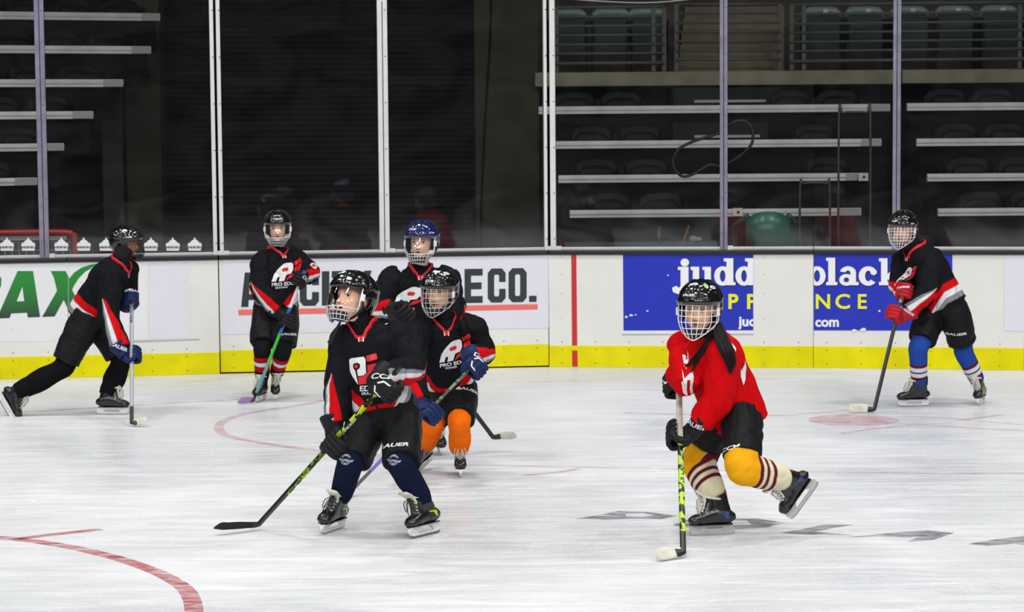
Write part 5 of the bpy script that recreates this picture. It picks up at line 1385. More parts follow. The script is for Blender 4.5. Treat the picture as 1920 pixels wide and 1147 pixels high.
def build_jersey(root, J, S):
    P, N = J['pelvis'], J['neck']; k = S['k']; up = nrm(N - P)
    sv1 = nrm(J['shL'] - J['shR']); sv0 = nrm(J['hipL'] - J['hipR'])
    fr = lambda s: np.cross(s, up)
    w = S.get('tw', 1.0) * k; dpt = S.get('td', 1.0) * k
    hem = S.get('hem', .13)
    t0_ = -hem / .43
    prof = [(t0_, .168, .134)] + [q_ for q_ in [(-.12, .170, .135), (.12, .163, .135), (.38, .158, .132), (.62, .165, .130), (.80, .166, .118), (.92, .130, .098), (1.0, .086, .078), (1.06, .066, .064)] if q_[0] > t0_ + .04]
    pts = []; rr = []; refs = []
    bend = S.get('bend', np.zeros(3))
    for t, a, b in prof:
        s = nrm(sv0 * (1 - min(1, max(0, t))) + sv1 * min(1, max(0, t)))
        q = P + (N - P) * t + np.asarray(bend) * math.sin(min(1, max(0, t)) * math.pi)
        if t > .78: q = q + fr(s) * (-.0)
        pts.append(q); rr.append((a * w, b * dpt)); refs.append(s)
    m = MB(); m.tube(smooth_path(pts, 4), interp_list(rr, 4), n=32, ref=[nrm(r) for r in smooth_path(refs, 4)], exp=2.4)
    info = {}
    for s in 'LR':
        sh, el, ha = J['sh' + s], J['el' + s], J['cf' + s]
        ax = nrm(ha - el); cuff = ha - ax * .0
        fat = S.get('fat' + s, S.get('fat', 1.0)) * k
        base = sh * .72 + (N - up * .05) * .28
        path = [base, sh + up * -.012, sh * .5 + el * .5, el, el * .5 + cuff * .5, cuff]
        rad = [(.085, .075), (.090, .086), (.083, .080), (.076, .074), (.070, .070), (.066, .066)]
        m.tube(smooth_path(path, 4), [(a * fat, b * fat) for a, b in interp_list(rad, 4)], n=24)
        m.ball(sh, np.array((.088, .088, .080)) * fat, None, 16, 10)
        info[s] = (sh, el, J['wr' + s], cuff)
    me = remesh(m, 0.0045, 5, .5)
    wrinkle(me, S.get('wr_amp', .0125), S.get('wr_sc', (8.5, 8.5, 2.6)), S['seed'])
    V = mverts(me); base = np.array(S.get('jcol', BLACKC)); col = np.tile(base, (len(V), 1))
    h = (V - P) @ up + hem * 1.0
    if S.get('pattern', True):
        F0 = nrm(fr(nrm(sv0 + sv1))); S0_ = nrm(sv0 + sv1)
        q = V - P; psi = np.arctan2(q @ S0_, q @ F0)
        rise = np.clip((np.abs(psi) - S.get('psi0', .35)) / 1.0, 0, 1); top = S.get('hem0', .035) + S.get('hem1', .15) * rise ** .8
        v = top - h; sw = .0055
        def mixin(mk, c): col[:] = col * (1 - mk[:, None]) + np.asarray(c) * mk[:, None]
        def bm_(u, a, b, w_): return np.clip((u - a) / w_ + .5, 0, 1) * np.clip((b - u) / w_ + .5, 0, 1)
        tor = np.clip((.32 - h) / .02, 0, 1)
        mixin(bm_(v, 0, .060, sw) * tor, REDC); mixin(bm_(v, .060, .110, sw) * tor, WHC); mixin(bm_(v, .110, .150, sw) * tor, GRC)
        for s in 'LR':
            t, rad, r, ax, L = arm_coord(V, *info[s])
            o = np.asarray(S.get('out' + s, (1 if s == 'L' else -1, 0, 0)), float); o = nrm(o - ax * (o @ ax)); o2 = np.cross(ax, o) * S.get('dir' + s, 1)
            ph = np.arctan2(rad @ o2, rad @ o)
            arm = ((r < .098 * k) & (t > -.42) & (t < 1.15)).astype(float)
            mixin(((t > .0) & (r < .082 * k) & (t < 1.15)).astype(float), base)
            tt = np.clip((t + .42) / 1.42, 0, 1); wd = .15 + S.get('swid', 2.3) * tt; u = (ph + wd * .5) / wd; w_ = np.clip(.006 / (wd * .07), .01, .5)
            mixin(arm * bm_(u, 0, .20, w_), GRC); mixin(arm * bm_(u, .20, .45, w_), WHC); mixin(arm * bm_(u, .45, .95, w_), REDC)
    for fn in S.get('paint', ()): fn(V, col, J, info)
    setcol(me, col)
    bvw = bvh_of(me)
    jo = link('jersey', me, JERSEY, root)
    # collar: a V of ribbed trim round the neck
    if S.get('collar', True):
        sm = nrm(sv1); f = nrm(fr(sm)); ring = []; nk = N + up * .012
        for a in np.linspace(-math.pi, math.pi, 40, endpoint=False):
            c_ = math.cos(a); dz = .026 - S.get('vdip', .085) * max(0, c_) ** 4.5
            q = nk + sm * math.sin(a) * .088 * k + f * c_ * (.084 * k) + up * dz
            hh = bvw.find_nearest(Vector(q)); ring.append(np.array(hh[0]) + np.array(hh[1]) * .003)
        c = MB(); c.tube(ring, [(.0135, .004)] * len(ring), n=8, ref=up, closed=True); obj('collar', c, REDP if S.get('collar_mat') is None else S['collar_mat'], jo, smooth=True)
        fp = ring[20]
        if S.get('tagpatch', True):
            decal('collar_tag', poly2d([(-.013, -.011), (.013, -.011), (.013, .011), (-.013, .011)]), bvw, fp - up * .006, f, sm, REDP, jo, .0065, .01)
            for sg in (-1, 1): decal('tag_edge', poly2d([(sg * .013 - .003, -.012), (sg * .013 + .003, -.012), (sg * .013 + .003, .012), (sg * .013 - .003, .012)]), bvw, fp - up * .006, f, sm, WHT, jo, .008, .01)
    # neck guard
    if S.get('guard', True):
        hd = nrm(J['head'] - N); c = MB(); c.tube([N - hd * .01, N + hd * .04 * k, N + hd * .10 * k], [(.058 * k, .060 * k), (.057 * k, .060 * k), (.063 * k, .066 * k)], n=20, ref=sv1)
        obj('neck_guard', c, GUARD, root, smooth=True)
    return jo, bvw, up
def build_pants(root, J, S):
    P, N = J['pelvis'], J['neck']; k = S['k']; up = nrm(N - P); sv = nrm(J['hipL'] - J['hipR']); m = MB()
    pw = S.get('pw', 1.0) * k
    m.tube([P + up * .13 * k, P + up * .05 * k, P - up * .02 * k, P - up * .075 * k], [(.130 * pw, .105 * pw), (.148 * pw, .118 * pw), (.156 * pw, .122 * pw), (.135 * pw, .105 * pw)], n=28, ref=sv, exp=2.4)
    ends = {}
    for s in 'LR':
        hp, kn = J['hip' + s], J['kn' + s]; f = S.get('pl' + s, S.get('pl', .86)); e = hp + (kn - hp) * f; d = nrm(kn - hp)
        m.tube(smooth_path([hp + up * .03, hp * .65 + e * .35, hp * .3 + e * .7, e], 4), interp_list([(.092 * pw, .105 * pw), (.098 * pw, .108 * pw), (.094 * pw, .100 * pw), (.092 * pw, .094 * pw)], 4), n=24, ref=sv, exp=2.5)
        ends[s] = e
    me = remesh(m, 0.0055, 4, .5); wrinkle(me, .008, (8, 8, 4.5), S['seed'] + 3)
    if S.get('pants_split'):
        pass
    bv = bvh_of(me); return link('hockey_pants', me, S.get('pant_mat', PANTM), root), bv
def build_sock(root, J, S, s, cfn):
    hp, kn, an = J['hip' + s], J['kn' + s], J['an' + s]; k = S['k'] * S.get('sockw', 1.0); d1 = nrm(kn - hp); d2 = nrm(an - kn)
    kf = (kn - (hp + an) / 2); kf = kf - d2 * (kf @ d2); ff = J['ftf' + s] - d2 * (J['ftf' + s] @ d2)
    kf = nrm(nrm(ff) * .6 + nrm(kf) * .6 * (np.linalg.norm(kf) > .02)); m = MB(); sv = np.cross(kf, d2)
    L = np.linalg.norm(an - kn)
    end = an - d2 * S.get('sockend', .055)
    path = [kn - d1 * .10, kn - d1 * .04 + kf * .004, kn + kf * .010, kn + d2 * .07 + kf * .014, kn + d2 * L * .5 + kf * .012, kn + d2 * L * .75 + kf * .008, end]
    fl = S.get('flare', 1.0)
    m.tube(smooth_path(path, 4), interp_list([(.066 * k, .068 * k), (.068 * k, .072 * k), (.066 * k, .070 * k), (.062 * k, .066 * k), (.058 * k * fl, .062 * k * fl), (.052 * k * fl, .054 * k * fl), (.044 * k * fl, .045 * k * fl)], 4), n=24, ref=sv)
    me = remesh(m, 0.0048, 3, .5); wrinkle(me, S.get('sock_wr', .005), (8, 8, 6), S['seed'] + 9)
    V = mverts(me); t = (V - kn) @ d2; fwd = (V - kn) @ kf
    setcol(me, np.array([cfn(a, b, L) for a, b in zip(t, fwd)]))
    bv = bvh_of(me); return link('sock', me, SOCKM, root), bv
def plain(c): return lambda t, f, L: c
def bands(base, lst, tilt=0.0):
    def fn(t, f, L):
        u = t + f * tilt; c_ = np.array(base, float)
        for a, b, c in lst:
            m_ = min(1, max(0, (u - a) / .005 + .5)) * min(1, max(0, (b - u) / .005 + .5)); c_ = c_ * (1 - m_) + np.asarray(c) * m_
        return c_
    return fn
def crest2d(s=1.0, words=('PRO EDGE', 'POWER SKATING'), italic=False):
    Z = 1 / 5.21 / 341 * s
    def c(pts): return [((x - 415) * Z, (290 - y) * Z) for x, y in pts]
    white = poly2d(c([(275, 160), (300, 145), (425, 133), (443, 160), (440, 290), (415, 312), (356, 318), (350, 262), (382, 240), (386, 205), (362, 188), (325, 196), (312, 214), (316, 245), (332, 268), (352, 402), (300, 330), (280, 290), (272, 265)]))
    red = merge2d(poly2d(c([(449, 128), (548, 103), (556, 160), (470, 182), (455, 176)])), poly2d(c([(356, 324), (420, 317), (455, 285), (458, 215), (545, 198), (550, 250), (500, 262), (498, 300), (535, 296), (535, 345), (470, 372), (470, 392), (356, 402)])), poly2d(c([(330, 212), (348, 203), (366, 212), (362, 234), (342, 247), (328, 235)])))
    if italic:
        Z2 = s / 4.097 / 293
        def c2(pts): return [((x - 1165) * Z2, (715 - y) * Z2) for x, y in pts]
        white = poly2d(c2([(1105, 700), (1165, 652), (1190, 643), (1238, 643), (1250, 660), (1246, 705), (1225, 738), (1180, 750), (1155, 802), (1108, 802), (1124, 762), (1102, 765), (1085, 800), (1044, 800), (1075, 735)]), [c2([(1142, 702), (1162, 688), (1200, 686), (1206, 698), (1194, 716), (1150, 722)])])
        red = merge2d(poly2d(c2([(1256, 650), (1258, 636), (1320, 604), (1326, 640), (1264, 672)])), poly2d(c2([(1196, 760), (1250, 735), (1264, 684), (1322, 652), (1312, 690), (1292, 730), (1240, 765), (1166, 804)])), poly2d(c2([(1142, 702), (1162, 688), (1200, 686), (1206, 698), (1194, 716), (1150, 722)])))
        w = [move2d(text2d(words[0], 27 * Z2, .03, .12, 1.0, 1.25), -8 * Z2, (715 - 826) * Z2)]; w2 = move2d(text2d(words[1], 15 * Z2, .02, .12, 1.0, 1.2), -38 * Z2, (715 - 856) * Z2)
        return white, red, w[0], w2
    w = [text2d(words[0], 50 * Z, .025, .12, 1.0, 1.18)]; w[0] = move2d(w[0], 10 * Z * 5, (290 - 440) * Z)
    w2 = move2d(text2d(words[1], 26 * Z, .02, .12, 1.0, 1.15), 10 * Z * 5, (290 - 489) * Z)
    return white, red, w[0], w2
def put_crest(jo, bv, px, py, ang, s, words, nb=None, squeeze=1.0, italic=True):
    wht, red, txt, tx2 = crest2d(s, words, italic)
    if squeeze != 1: wht, red, txt, tx2 = [move2d(q, sx=squeeze) for q in (wht, red, txt, tx2)]
    decal_px('crest_red', red, bv, px, py, REDP, jo, ang, .0030, .009, nb)
    decal_px('crest_letter', wht, bv, px, py, WHT, jo, ang, .0042, .009, nb)
    decal_px('crest_words', txt, bv, px, py, WHT, jo, ang, .0036, .009, nb)
    decal_px('crest_words', tx2, bv, px, py, WHT, jo, ang, .0036, .009, nb)
def make_person(S):
    k = S['k']; D0 = S['D0']
    first = S['feet']['R']
    fixed = {}; FT = {}
    for s in 'LR':
        f = S['feet'][s]; A = basis(f['fwd'], f.get('up', (0, 0, 1)))
        sc = S.get('skate', 1.0)
        O = ground(*f['px'], z=0.001) if 'dz' not in f else at(f['px'][0], f['px'][1], D0 + f['dz'])
        if 'dz' not in f:
            low = min((X(O, A * sc, p)[2] for p in ((-.12, 0, .001), (.12, 0, .003))))
            O = O + np.array((0, 0, max(0, .001 - low)))
        FT[s] = (O, A, sc); fixed['an' + s] = X(O, A * sc, (-.052, 0, .135))
    st = S['stick']
    P0 = np.asarray(st['heel'], float); P1 = at(*st['top'][:2], D0 + st['top'][2])
    ax = nrm(P1 - P0)
    for s in 'LR':
        if s in st['hands']:
            t = lin_t(st['hands'][s], P0, P1); fixed['ha' + s] = P0 + (P1 - P0) * t
    J = solve(S, fixed)
    for s in 'LR':
        J['ftf' + s] = FT[s][1][0]; J['ftu' + s] = FT[s][1][2]
        fore = nrm(J['ha' + s] - J['el' + s]); Xa = -ax
        Z = nrm(fore - Xa * (fore @ Xa)); Y = np.cross(Z, Xa) if s == 'R' else np.cross(Xa, Z)
        gsn = S.get('glove', 1.0)
        if S.get('back' + s) is not None:
            Y = np.asarray(S['back' + s], float); Y = nrm(Y - Xa * (Y @ Xa)); Z = np.cross(Xa, Y) if s == 'R' else np.cross(Y, Xa)
        J['wr' + s] = J['ha' + s] + Y * .034 * gsn - Z * .045 * gsn
        fo2 = nrm(J['wr' + s] - J['el' + s]); J['fo' + s] = fo2
        J['cf' + s] = J['wr' + s] - fo2 * .050 * gsn
    base = (FT['L'][0] + FT['R'][0]) / 2
    root = thing('person', (base[0], base[1], 0.0))
    tag(root, S['label'], 'person', S.get('group'))
    HA = basis(S['face_dir'], S.get('head_up', (0, 0, 1))); HO = J['head']; hs = S.get('hs', 1.0)
    body = build_body(root, 'body', J, HA, HO, S.get('look', {}), hs)
    h = build_helmet(root, HO, HA, hs * 1.0, S.get('helmet', HELB), S['mask'], S['wire'], logo_spots=S.get('spots', ()))
    jo, jbv, up = build_jersey(root, J, S)
    po, pbv = build_pants(root, J, S)
    socks = {}
    for s in 'LR': socks[s] = build_sock(root, J, S, s, S['sock'][s] if isinstance(S['sock'], dict) else S['sock'])
    for s in 'LR':
        O, A, sc = FT[s]
        dk = (J['kn' + s] - J['an' + s]) @ A.T; ln = (float(np.clip(dk[0] / max(.05, dk[2]), -.15, .62)), float(np.clip(dk[1] / max(.05, dk[2]), -.3, .3)))
        build_skate(root, O, A, sc, S.get('sk_accent'), S.get('lace', LACEW), S.get('tongue', FELT), S.get('sk_guard'), S.get('holder', SKW), tlen=S.get('tlen', .2), lean=ln)
    gl = {}
    for s in 'LR':
        gl[s] = build_glove(root, J['ha' + s], -ax, J['fo' + s], s, S.get('gmat', GLB), S.get('glove', 1.0), S.get('piping'), None, S.get('cuffm'), backdir=S.get('back' + s))
    stick, sax, L, fr = build_stick(P0, P1, st['bdir'], st.get('blen', .25), st['mat'], st['label'], 'hockey sticks', bands=(), shaft_seg=st.get('segs', ()), blade_mat=st.get('bmat', TAPEB), words=st.get('words', ()), grip=st.get('grip'), s=st.get('s', 1.0), blade_h=st.get('bh', .062), dip=st.get('dip', 0.0))
    return dict(root=root, J=J, jersey=jo, jbv=jbv, pants=po, pbv=pbv, socks=socks, gloves=gl, up=up, helmet=h, body=body, HA=HA, HO=HO, hs=hs)
# ================================================================== the seven skaters
def hdepth(px, py): return gdepth(px, py)
NAVY = np.array((0.0065, 0.010, 0.030)); MAROON = np.array((0.11, 0.010, 0.022)); CREAM = np.array((0.66, 0.62, 0.44)); GOLD = np.array((0.76, 0.36, 0.008)); ORANGE = np.array((0.92, 0.16, 0.005)); ROYAL = np.array((0.020, 0.065, 0.33))
LIME = mat('lime', (0.42, 0.68, 0.01), 0.35); CARBON = mat('carbon_black', (0.014, 0.014, 0.016), 0.3)
SBLUE = mat('shaft_blue', (0.02, 0.16, 0.55), 0.3); SGREEN = mat('shaft_green', (0.05, 0.50, 0.06), 0.3); STEAL = mat('shaft_teal', (0.10, 0.34, 0.36), 0.3); SPURP = mat('shaft_purple', (0.10, 0.05, 0.38), 0.3)
SSILV = mat('shaft_silver', (0.36, 0.37, 0.42), 0.28, metal=0.3); BPURP = mat('blade_lilac', (0.42, 0.24, 0.52), 0.5)
def camo(name, c1, c2, sc=26):
    m = mat(name, c1, 0.3); nt = m.node_tree; b = nt.nodes['Principled BSDF']; tc = nt.nodes.new('ShaderNodeTexCoord'); v = nt.nodes.new('ShaderNodeTexNoise'); v.inputs['Scale'].default_value = sc
    r = nt.nodes.new('ShaderNodeValToRGB'); r.color_ramp.interpolation = 'CONSTANT'; r.color_ramp.elements[0].color = (*c1, 1); r.color_ramp.elements[1].color = (*c2, 1); r.color_ramp.elements[1].position = .50
    nt.links.new(tc.outputs['Object'], v.inputs['Vector']); nt.links.new(v.outputs[0], r.inputs[0]); nt.links.new(r.outputs[0], b.inputs['Base Color']); return m
CAMOL = camo('shaft_lime_black', (0.42, 0.68, 0.01), (0.012, 0.012, 0.012), 24)
CAMOD = camo('shaft_black_lime', (0.012, 0.013, 0.012), (0.14, 0.22, 0.01), 30)
CAMOG = camo('shaft_green_purple', (0.012, 0.014, 0.02), (0.10, 0.22, 0.10), 34)
# ---- front skater
D = gdepth(712, 1000)
p1s = dict(name='P1', k=1.0, D0=D, seed=1.3,
    label='person in black jersey and navy socks, nearest in front, holding a lime stick',
    feet=dict(R=dict(px=(624, 996), fwd=(-.42, -.91, 0), up=(.10, 0, 1)), L=dict(px=(798, 1004), fwd=(-.58, -.81, 0), up=(-.20, 0, 1))),
    J=dict(pelvis=(722, 770, 0), hipR=(694, 782, 0), hipL=(754, 782, 0), knR=(660, 862, -.18), knL=(752, 866, -.2), neck=(681, 611, -.03), shR=(648, 638, .08), shL=(744, 630, -.18), elR=(633, 728, -.03), elL=(775, 690, -.20), head=(660, 562, -.09)),
    stick=dict(heel=ground(484, 984, .028), top=(750, 688, -.36), hands=dict(R=(624, 822), L=(721, 717)), bdir=ground(392, 997) - ground(484, 985), blen=.275, mat=CARBON, bh=.066,
        segs=((0, .30, CARBON), (.30, .56, CAMOD), (.56, .93, CAMOL), (.93, 1.0, CARBON)), words=(('CCM', .285, .025, LIME, 2.6), ('SPEED', .64, .022, WHT, 1.4)), label='lime and black hockey stick with long black taped blade held by the front skater'),
    face_dir=(-.62, -.72, .33), head_up=(-.05, .1, 1), mask='visor', wire=WIRE_S, look=dict(skin=(0.92, 0.54, 0.40), mouth=.7, brow=(0.16, 0.09, 0.05), gaze=.3, lip=(.50, .13, .11)), hs=1.13,
    spots=(('white', -.1, .72, 0),), sock=plain(NAVY), lace=LACEB, sk_accent=LIME, sk_guard=mat('guard_green', (0.10, 0.17, 0.01), .35), piping=WHT,
    outR=(-.5, -.9, 0), dirR=-1, outL=(0, -1, -.45), dirL=-1, backL=(0, -1, .1), skate=1.05, tw=1.05, td=1.05, hem=-.035, hem0=.03, hem1=.17, psi0=.45, glove=1.36, sockend=.095, vdip=.10, pl=1.0, pw=1.12, sockw=1.15, flare=.98, tlen=1.1)
r1 = make_person(p1s)
c = MB(); q0 = r1['HO'] + 0.0; dS = D - .16
c.tube([at(638, 604, dS), at(628, 622, dS), at(617, 644, dS)], [(.006, .0018), (.009, .0018), (.012, .0018)], n=8, ref=CR, exp=4); obj('loose_strap', c, BLK, r1['helmet'])
put_crest(r1['jersey'], r1['jbv'], 682, 699, .05, 1.02, ('EDGE', 'SKATING'), nb=-CF, italic=False)
decal_px('lettering', text2d('BAUER', .020, .03, .25, 1.0, 1.9), r1['pbv'], 736, 834, WHT, r1['pants'], .05, nb=-CF)
for s, px_, py_ in (('R', 648, 861), ('L', 738, 862)):
    em = merge2d(arcband(0, 0, .030, .030, .026, .026, 20, 160), arcband(0, 0, .030, .030, .026, .026, 200, 340), arcband(0, .004, .020, .020, .016, .016, 20, 160), arcband(0, -.002, .020, .020, .016, .016, 200, 340), poly2d([(-.042, .012), (-.036, .006), (.036, -.002), (.042, .004), (.042, -.006), (.036, -.013), (-.036, -.006), (-.042, 0)][::1]), R2(-.008, .018, .008, .026), R2(-.006, -.026, .006, -.019))
    decal_px('sock_emblem', em, r1['socks'][s][1], px_, py_, mat('emblem_grey', (.30, .33, .40), .6), r1['socks'][s][0], -.08, nb=-CF, step=.008)
    decal_px('lettering', text2d('SEATTLE', .008, .02, 0, 1, 1.3), r1['socks'][s][1], px_, py_, mat('emblem_navy', (.02, .03, .08), .6), r1['socks'][s][0], -.16, nb=-CF, step=.008, off=.004)
decal_px('lettering', text2d('CCM', .026, .03, .15, 1.0, 1.6), r1['gloves']['L'][3], 718, 705, WHT, r1['gloves']['L'][1], -.04, nb=-CF, step=.008)
decal_px('lettering', text2d('CCM', .011, .03, .1, 1.0, 1.6), r1['gloves']['R'][3], 631, 785, WHT, r1['gloves']['R'][1], .05, nb=-CF, step=.008)
# ---- skater with orange leggings
D = gdepth(864, 893)
p2s = dict(name='P2', k=.98, D0=D, seed=5.1,
    label='person in black jersey with bright orange leggings, just behind the front skater',
    feet=dict(L=dict(px=(863, 891), fwd=(.04, -1, 0), up=(0, .05, 1)), R=dict(px=(793, 878), dz=.28, fwd=(-.45, -.78, -.32), up=(-.05, -.25, 1))),
    J=dict(pelvis=(842, 722, .05), hipR=(817, 730, .03), hipL=(868, 730, .05), knR=(814, 790, -.15), knL=(861, 788, -.18), neck=(834, 600, -.1), shR=(786, 622, -.1), shL=(886, 612, -.06), elR=(772, 690, -.08), elL=(907, 662, -.05), head=(824, 549, -.17)),
    stick=dict(heel=ground(654, 925, .02), top=(903, 668, -.30), hands=dict(R=(802, 768), L=(887, 684)), bdir=(-.25, -1, 0), blen=.18, mat=CARBON,
        segs=((0, .16, CARBON), (.16, .34, SPURP), (.34, .5, SGREEN), (.5, .62, CARBON), (.62, .95, CAMOG), (.95, 1, CARBON)), label='green and purple black hockey stick held by the skater with orange leggings'),
    face_dir=(-.36, -.92, -.04), mask='cage', wire=WIRE_S, look=dict(skin=(0.76, 0.46, 0.28), mouth=.8, brow=(0.03, 0.02, 0.015)), hs=1.10,
    spots=(('T:CCM', -.12, .40, .014), ('white', .15, .95, 0), ('crest', .95, .85, 0)), sock=plain(ORANGE), sockw=1.12, flare=1.15, sock_wr=.007, piping=WHT, gmat=GLN,
    outR=(-.6, -.8, 0), dirR=-1, outL=(1, -.3, 0), dirL=1, skate=1.0, hem=-.01, psi0=.5, glove=1.22, backL=(.2, -1, .2), sockend=.075, pl=.93, pw=1.08)
r2 = make_person(p2s)
put_crest(r2['jersey'], r2['jbv'], 848, 656, .20, .98, ('PRO EDGE', 'POWER'), nb=-CF)
decal_px('lettering', text2d('BAUER', .018, .03, .2, 1.0, 1.9), r2['pbv'], 877, 729, WHT, r2['pants'], -.15, nb=-CF)
decal_px('lettering', text2d('CCM', .026, .03, .15, 1.0, 1.6), r2['gloves']['L'][3], 898, 666, WHT, r2['gloves']['L'][1], -.25, nb=-CF, step=.008)
# ---- navy helmet skater
D = 15.6
p3s = dict(name='P3', k=1.08, D0=D, seed=9.7,
    label='person in navy helmet and black jersey, half hidden behind the front skater',
    feet=dict(R=dict(px=(752, 853), fwd=(-.1, -1, 0)), L=dict(px=(824, 850), fwd=(.15, -1, 0))),
    J=dict(pelvis=(784, 652, .12), hipR=(760, 660, .1), hipL=(808, 660, .1), knR=(757, 742, -.1), knL=(818, 742, -.1), neck=(790, 504, -.1), shR=(733, 526, -.1), shL=(838, 524, -.06), elR=(713, 582, -.08), elL=(850, 585, -.05), head=(791, 455, -.18)),
    stick=dict(heel=at(925, 820, 15.78), top=(738, 572, -.36), hands=dict(R=(750, 588), L=(806, 664)), bdir=(.96, .1, .05), blen=.16, mat=CARBON, bmat=TAPEW,
        segs=((0, .24, CARBON), (.24, .50, SBLUE), (.5, .8, SSILV), (.8, 1, CARBON)), label='blue and black hockey stick with white taped blade sticking out behind the orange leggings'),
    face_dir=(-.28, -.94, .03), mask='visor', wire=WIRE_S, helmet=HELN, look=dict(skin=(0.84, 0.55, 0.42), mouth=.5, brow=(0.08, 0.05, 0.03)), hs=1.08,
    spots=(('T:CCM', -.25, .45, .014), ('T:CCM', .9, .3, .010)), sock=plain(BLACKC), outR=(-.8, -.5, 0), dirR=-1, outL=(1, -.3, 0), dirL=1, hem=.05, glove=1.35, guard=False)
r3 = make_person(p3s)
put_crest(r3['jersey'], r3['jbv'], 768, 553, -.18, 1.02, ('EDGE', 'SKATING'), nb=-CF)
# ---- back skater with striped socks
D = gdepth(488, 751)
RW = bands(BLACKC, ((.045, .080, REDC), (.090, .128, WHC), (.135, .175, REDC)), .0)
p4s = dict(name='P4', k=1.08, D0=D, seed=14.2,
    label='person in black jersey, black socks banded red and white, standing by the gate board',
    feet=dict(R=dict(px=(489, 752), fwd=(-.22, -.97, 0), up=(0, 0, 1)), L=dict(px=(517, 741), dz=.10, fwd=(.10, -.92, -.25), up=(0, -.25, 1))),
    J=dict(pelvis=(517, 575, 0), hipR=(500, 583, 0), hipL=(535, 583, 0), knR=(492, 654, -.1), knL=(530, 656, -.06), neck=(521, 470, -.03), shR=(492, 490, -.04), shL=(554, 487, -.03), elR=(487, 543, -.02), elL=(583, 512, -.05), head=(521, 428, -.05)),
    stick=dict(heel=ground(476, 750, .025), top=(571, 508, -.30), hands=dict(R=(529, 594), L=(563, 522)), bdir=(-.40, -.85, 0), blen=.22, mat=CARBON, bmat=BPURP,
        segs=((0, .06, CARBON), (.06, .30, STEAL), (.30, .52, SGREEN), (.52, .72, SBLUE), (.72, .9, WHT), (.9, 1, SBLUE)), label='green and blue hockey stick with lilac blade held by the striped sock skater'),
    face_dir=(.03, -1, .0), mask='visor', wire=WIRE_S, look=dict(skin=(0.80, 0.50, 0.38), mouth=.1, brow=(0.12, 0.07, 0.04)), hs=1.08,
    spots=(('T:CCM', -.0, .35, .010), ('orange', .25, 1.05, 0)), sock=RW, piping=WHT, outR=(-.3, -1, 0), dirR=-1, outL=(.4, -.9, 0), dirL=1, hem=.0, swid=1.7, glove=1.2, pl=.86, pw=1.06, guard=False)
r4 = make_person(p4s)
put_crest(r4['jersey'], r4['jbv'], 533, 508, .10, 1.12, ('PRO EDGE', 'SKATING'), nb=-CF)
decal_px('lettering', text2d('BAUER', .018, .03, .2, 1.0, 1.9), r4['pbv'], 541, 626, WHT, r4['pants'], .02, nb=-CF)
decal_px('lettering', text2d('CCM', .024, .03, .15, 1.0, 1.4), r4['gloves']['L'][3], 575, 524, WHT, r4['gloves']['L'][1], -.55, nb=-CF, step=.008)
decal_px('sleeve_patch', poly2d(ell(0, 0, .030, .036, 16)), r4['jbv'], 588, 498, WHT, r4['jersey'], .0, nb=-CF)
leaf = poly2d([(0, .028), (.006, .014), (.014, .018), (.012, .006), (.024, .006), (.016, -.004), (.018, -.012), (.004, -.012), (0, -.026), (-.004, -.012), (-.018, -.012), (-.016, -.004), (-.024, .006), (-.012, .006), (-.014, .018), (-.006, .014)])
decal_px('leaf_emblem', leaf, r4['jbv'], 588, 498, REDP, r4['jersey'], .0, nb=-CF, off=.0045)
hb = MB(); hb.chain(smooth_path([X(r4['HO'], r4['HA'], p) for p in ((-.05, -.06, -.04), (-.06, -.075, -.09), (-.055, -.085, -.13))], 3), [.012] * 3 + [.010] * 3 + [.004], 7); obj('hair', hb, HAIRB, r4['root'], smooth=True)
# ---- striding skater at left
D = gdepth(210, 777)
p5s = dict(name='P5', k=1.13, D0=D, seed=20.4,
    label='person in black jersey and long black pants striding at the left edge',
    feet=dict(L=dict(px=(211, 777), fwd=(1, -.06, 0), up=(.05, 0, 1)), R=dict(px=(6, 764), dz=-.05, fwd=(.50, -.1, -.86), up=(.86, -.05, .5))),
    J=dict(pelvis=(170, 583, 0), hipR=(164, 592, -.09), hipL=(182, 592, .08), knR=(120, 684, -.12), knL=(226, 672, .08), neck=(224, 492, 0), shR=(208, 517, -.15), shL=(238, 506, .12), elR=(203, 592, -.17), elL=(236, 560, .12), head=(237, 457, 0)),
    stick=dict(heel=ground(247, 793, .028), top=(247, 546, -.10), hands=dict(L=(247, 562), R=(246, 662)), bdir=(.97, -.2, 0), blen=.125, mat=SSILV, bmat=TAPEW, bh=.07,
        segs=((0, .12, CARBON), (.12, 1, SSILV)), words=(('CCM', .78, .016, CARBON, 1.2),), label='silver hockey stick with short white taped blade held upright by the striding left skater'),
    face_dir=(.98, -.16, -.02), mask='cagefine', wire=WIRE_B, look=dict(skin=(0.46, 0.20, 0.10), mouth=.3, brow=(0.02, 0.012, 0.01)), hs=1.0,
    spots=(('blue', -1.3, .75, 0), ('T:CCM', -1.0, .25, .010)), sock=plain(BLACKC * .7), sockw=1.05, flare=1.2, sockend=.02, gmat=GLN, outR=(.25, -1, .1), dirR=-1, outL=(1, -.3, 0), dirL=-1, hem=.04, psi0=.1, hem1=.12, glove=1.22, pl=.92, pw=1.0, guard=True)
r5 = make_person(p5s)
decal_px('lettering', text2d('BAUER', .026, .03, .15, 1.0, 1.2), r5['gloves']['R'][3], 223, 650, WHT, r5['gloves']['R'][1], -.35, nb=-CF, step=.008)
decal_px('lettering', text2d('BAUER', .024, .03, .15, 1.0, 1.2), r5['gloves']['L'][3], 249, 543, WHT, r5['gloves']['L'][1], .02, nb=-CF, step=.008)
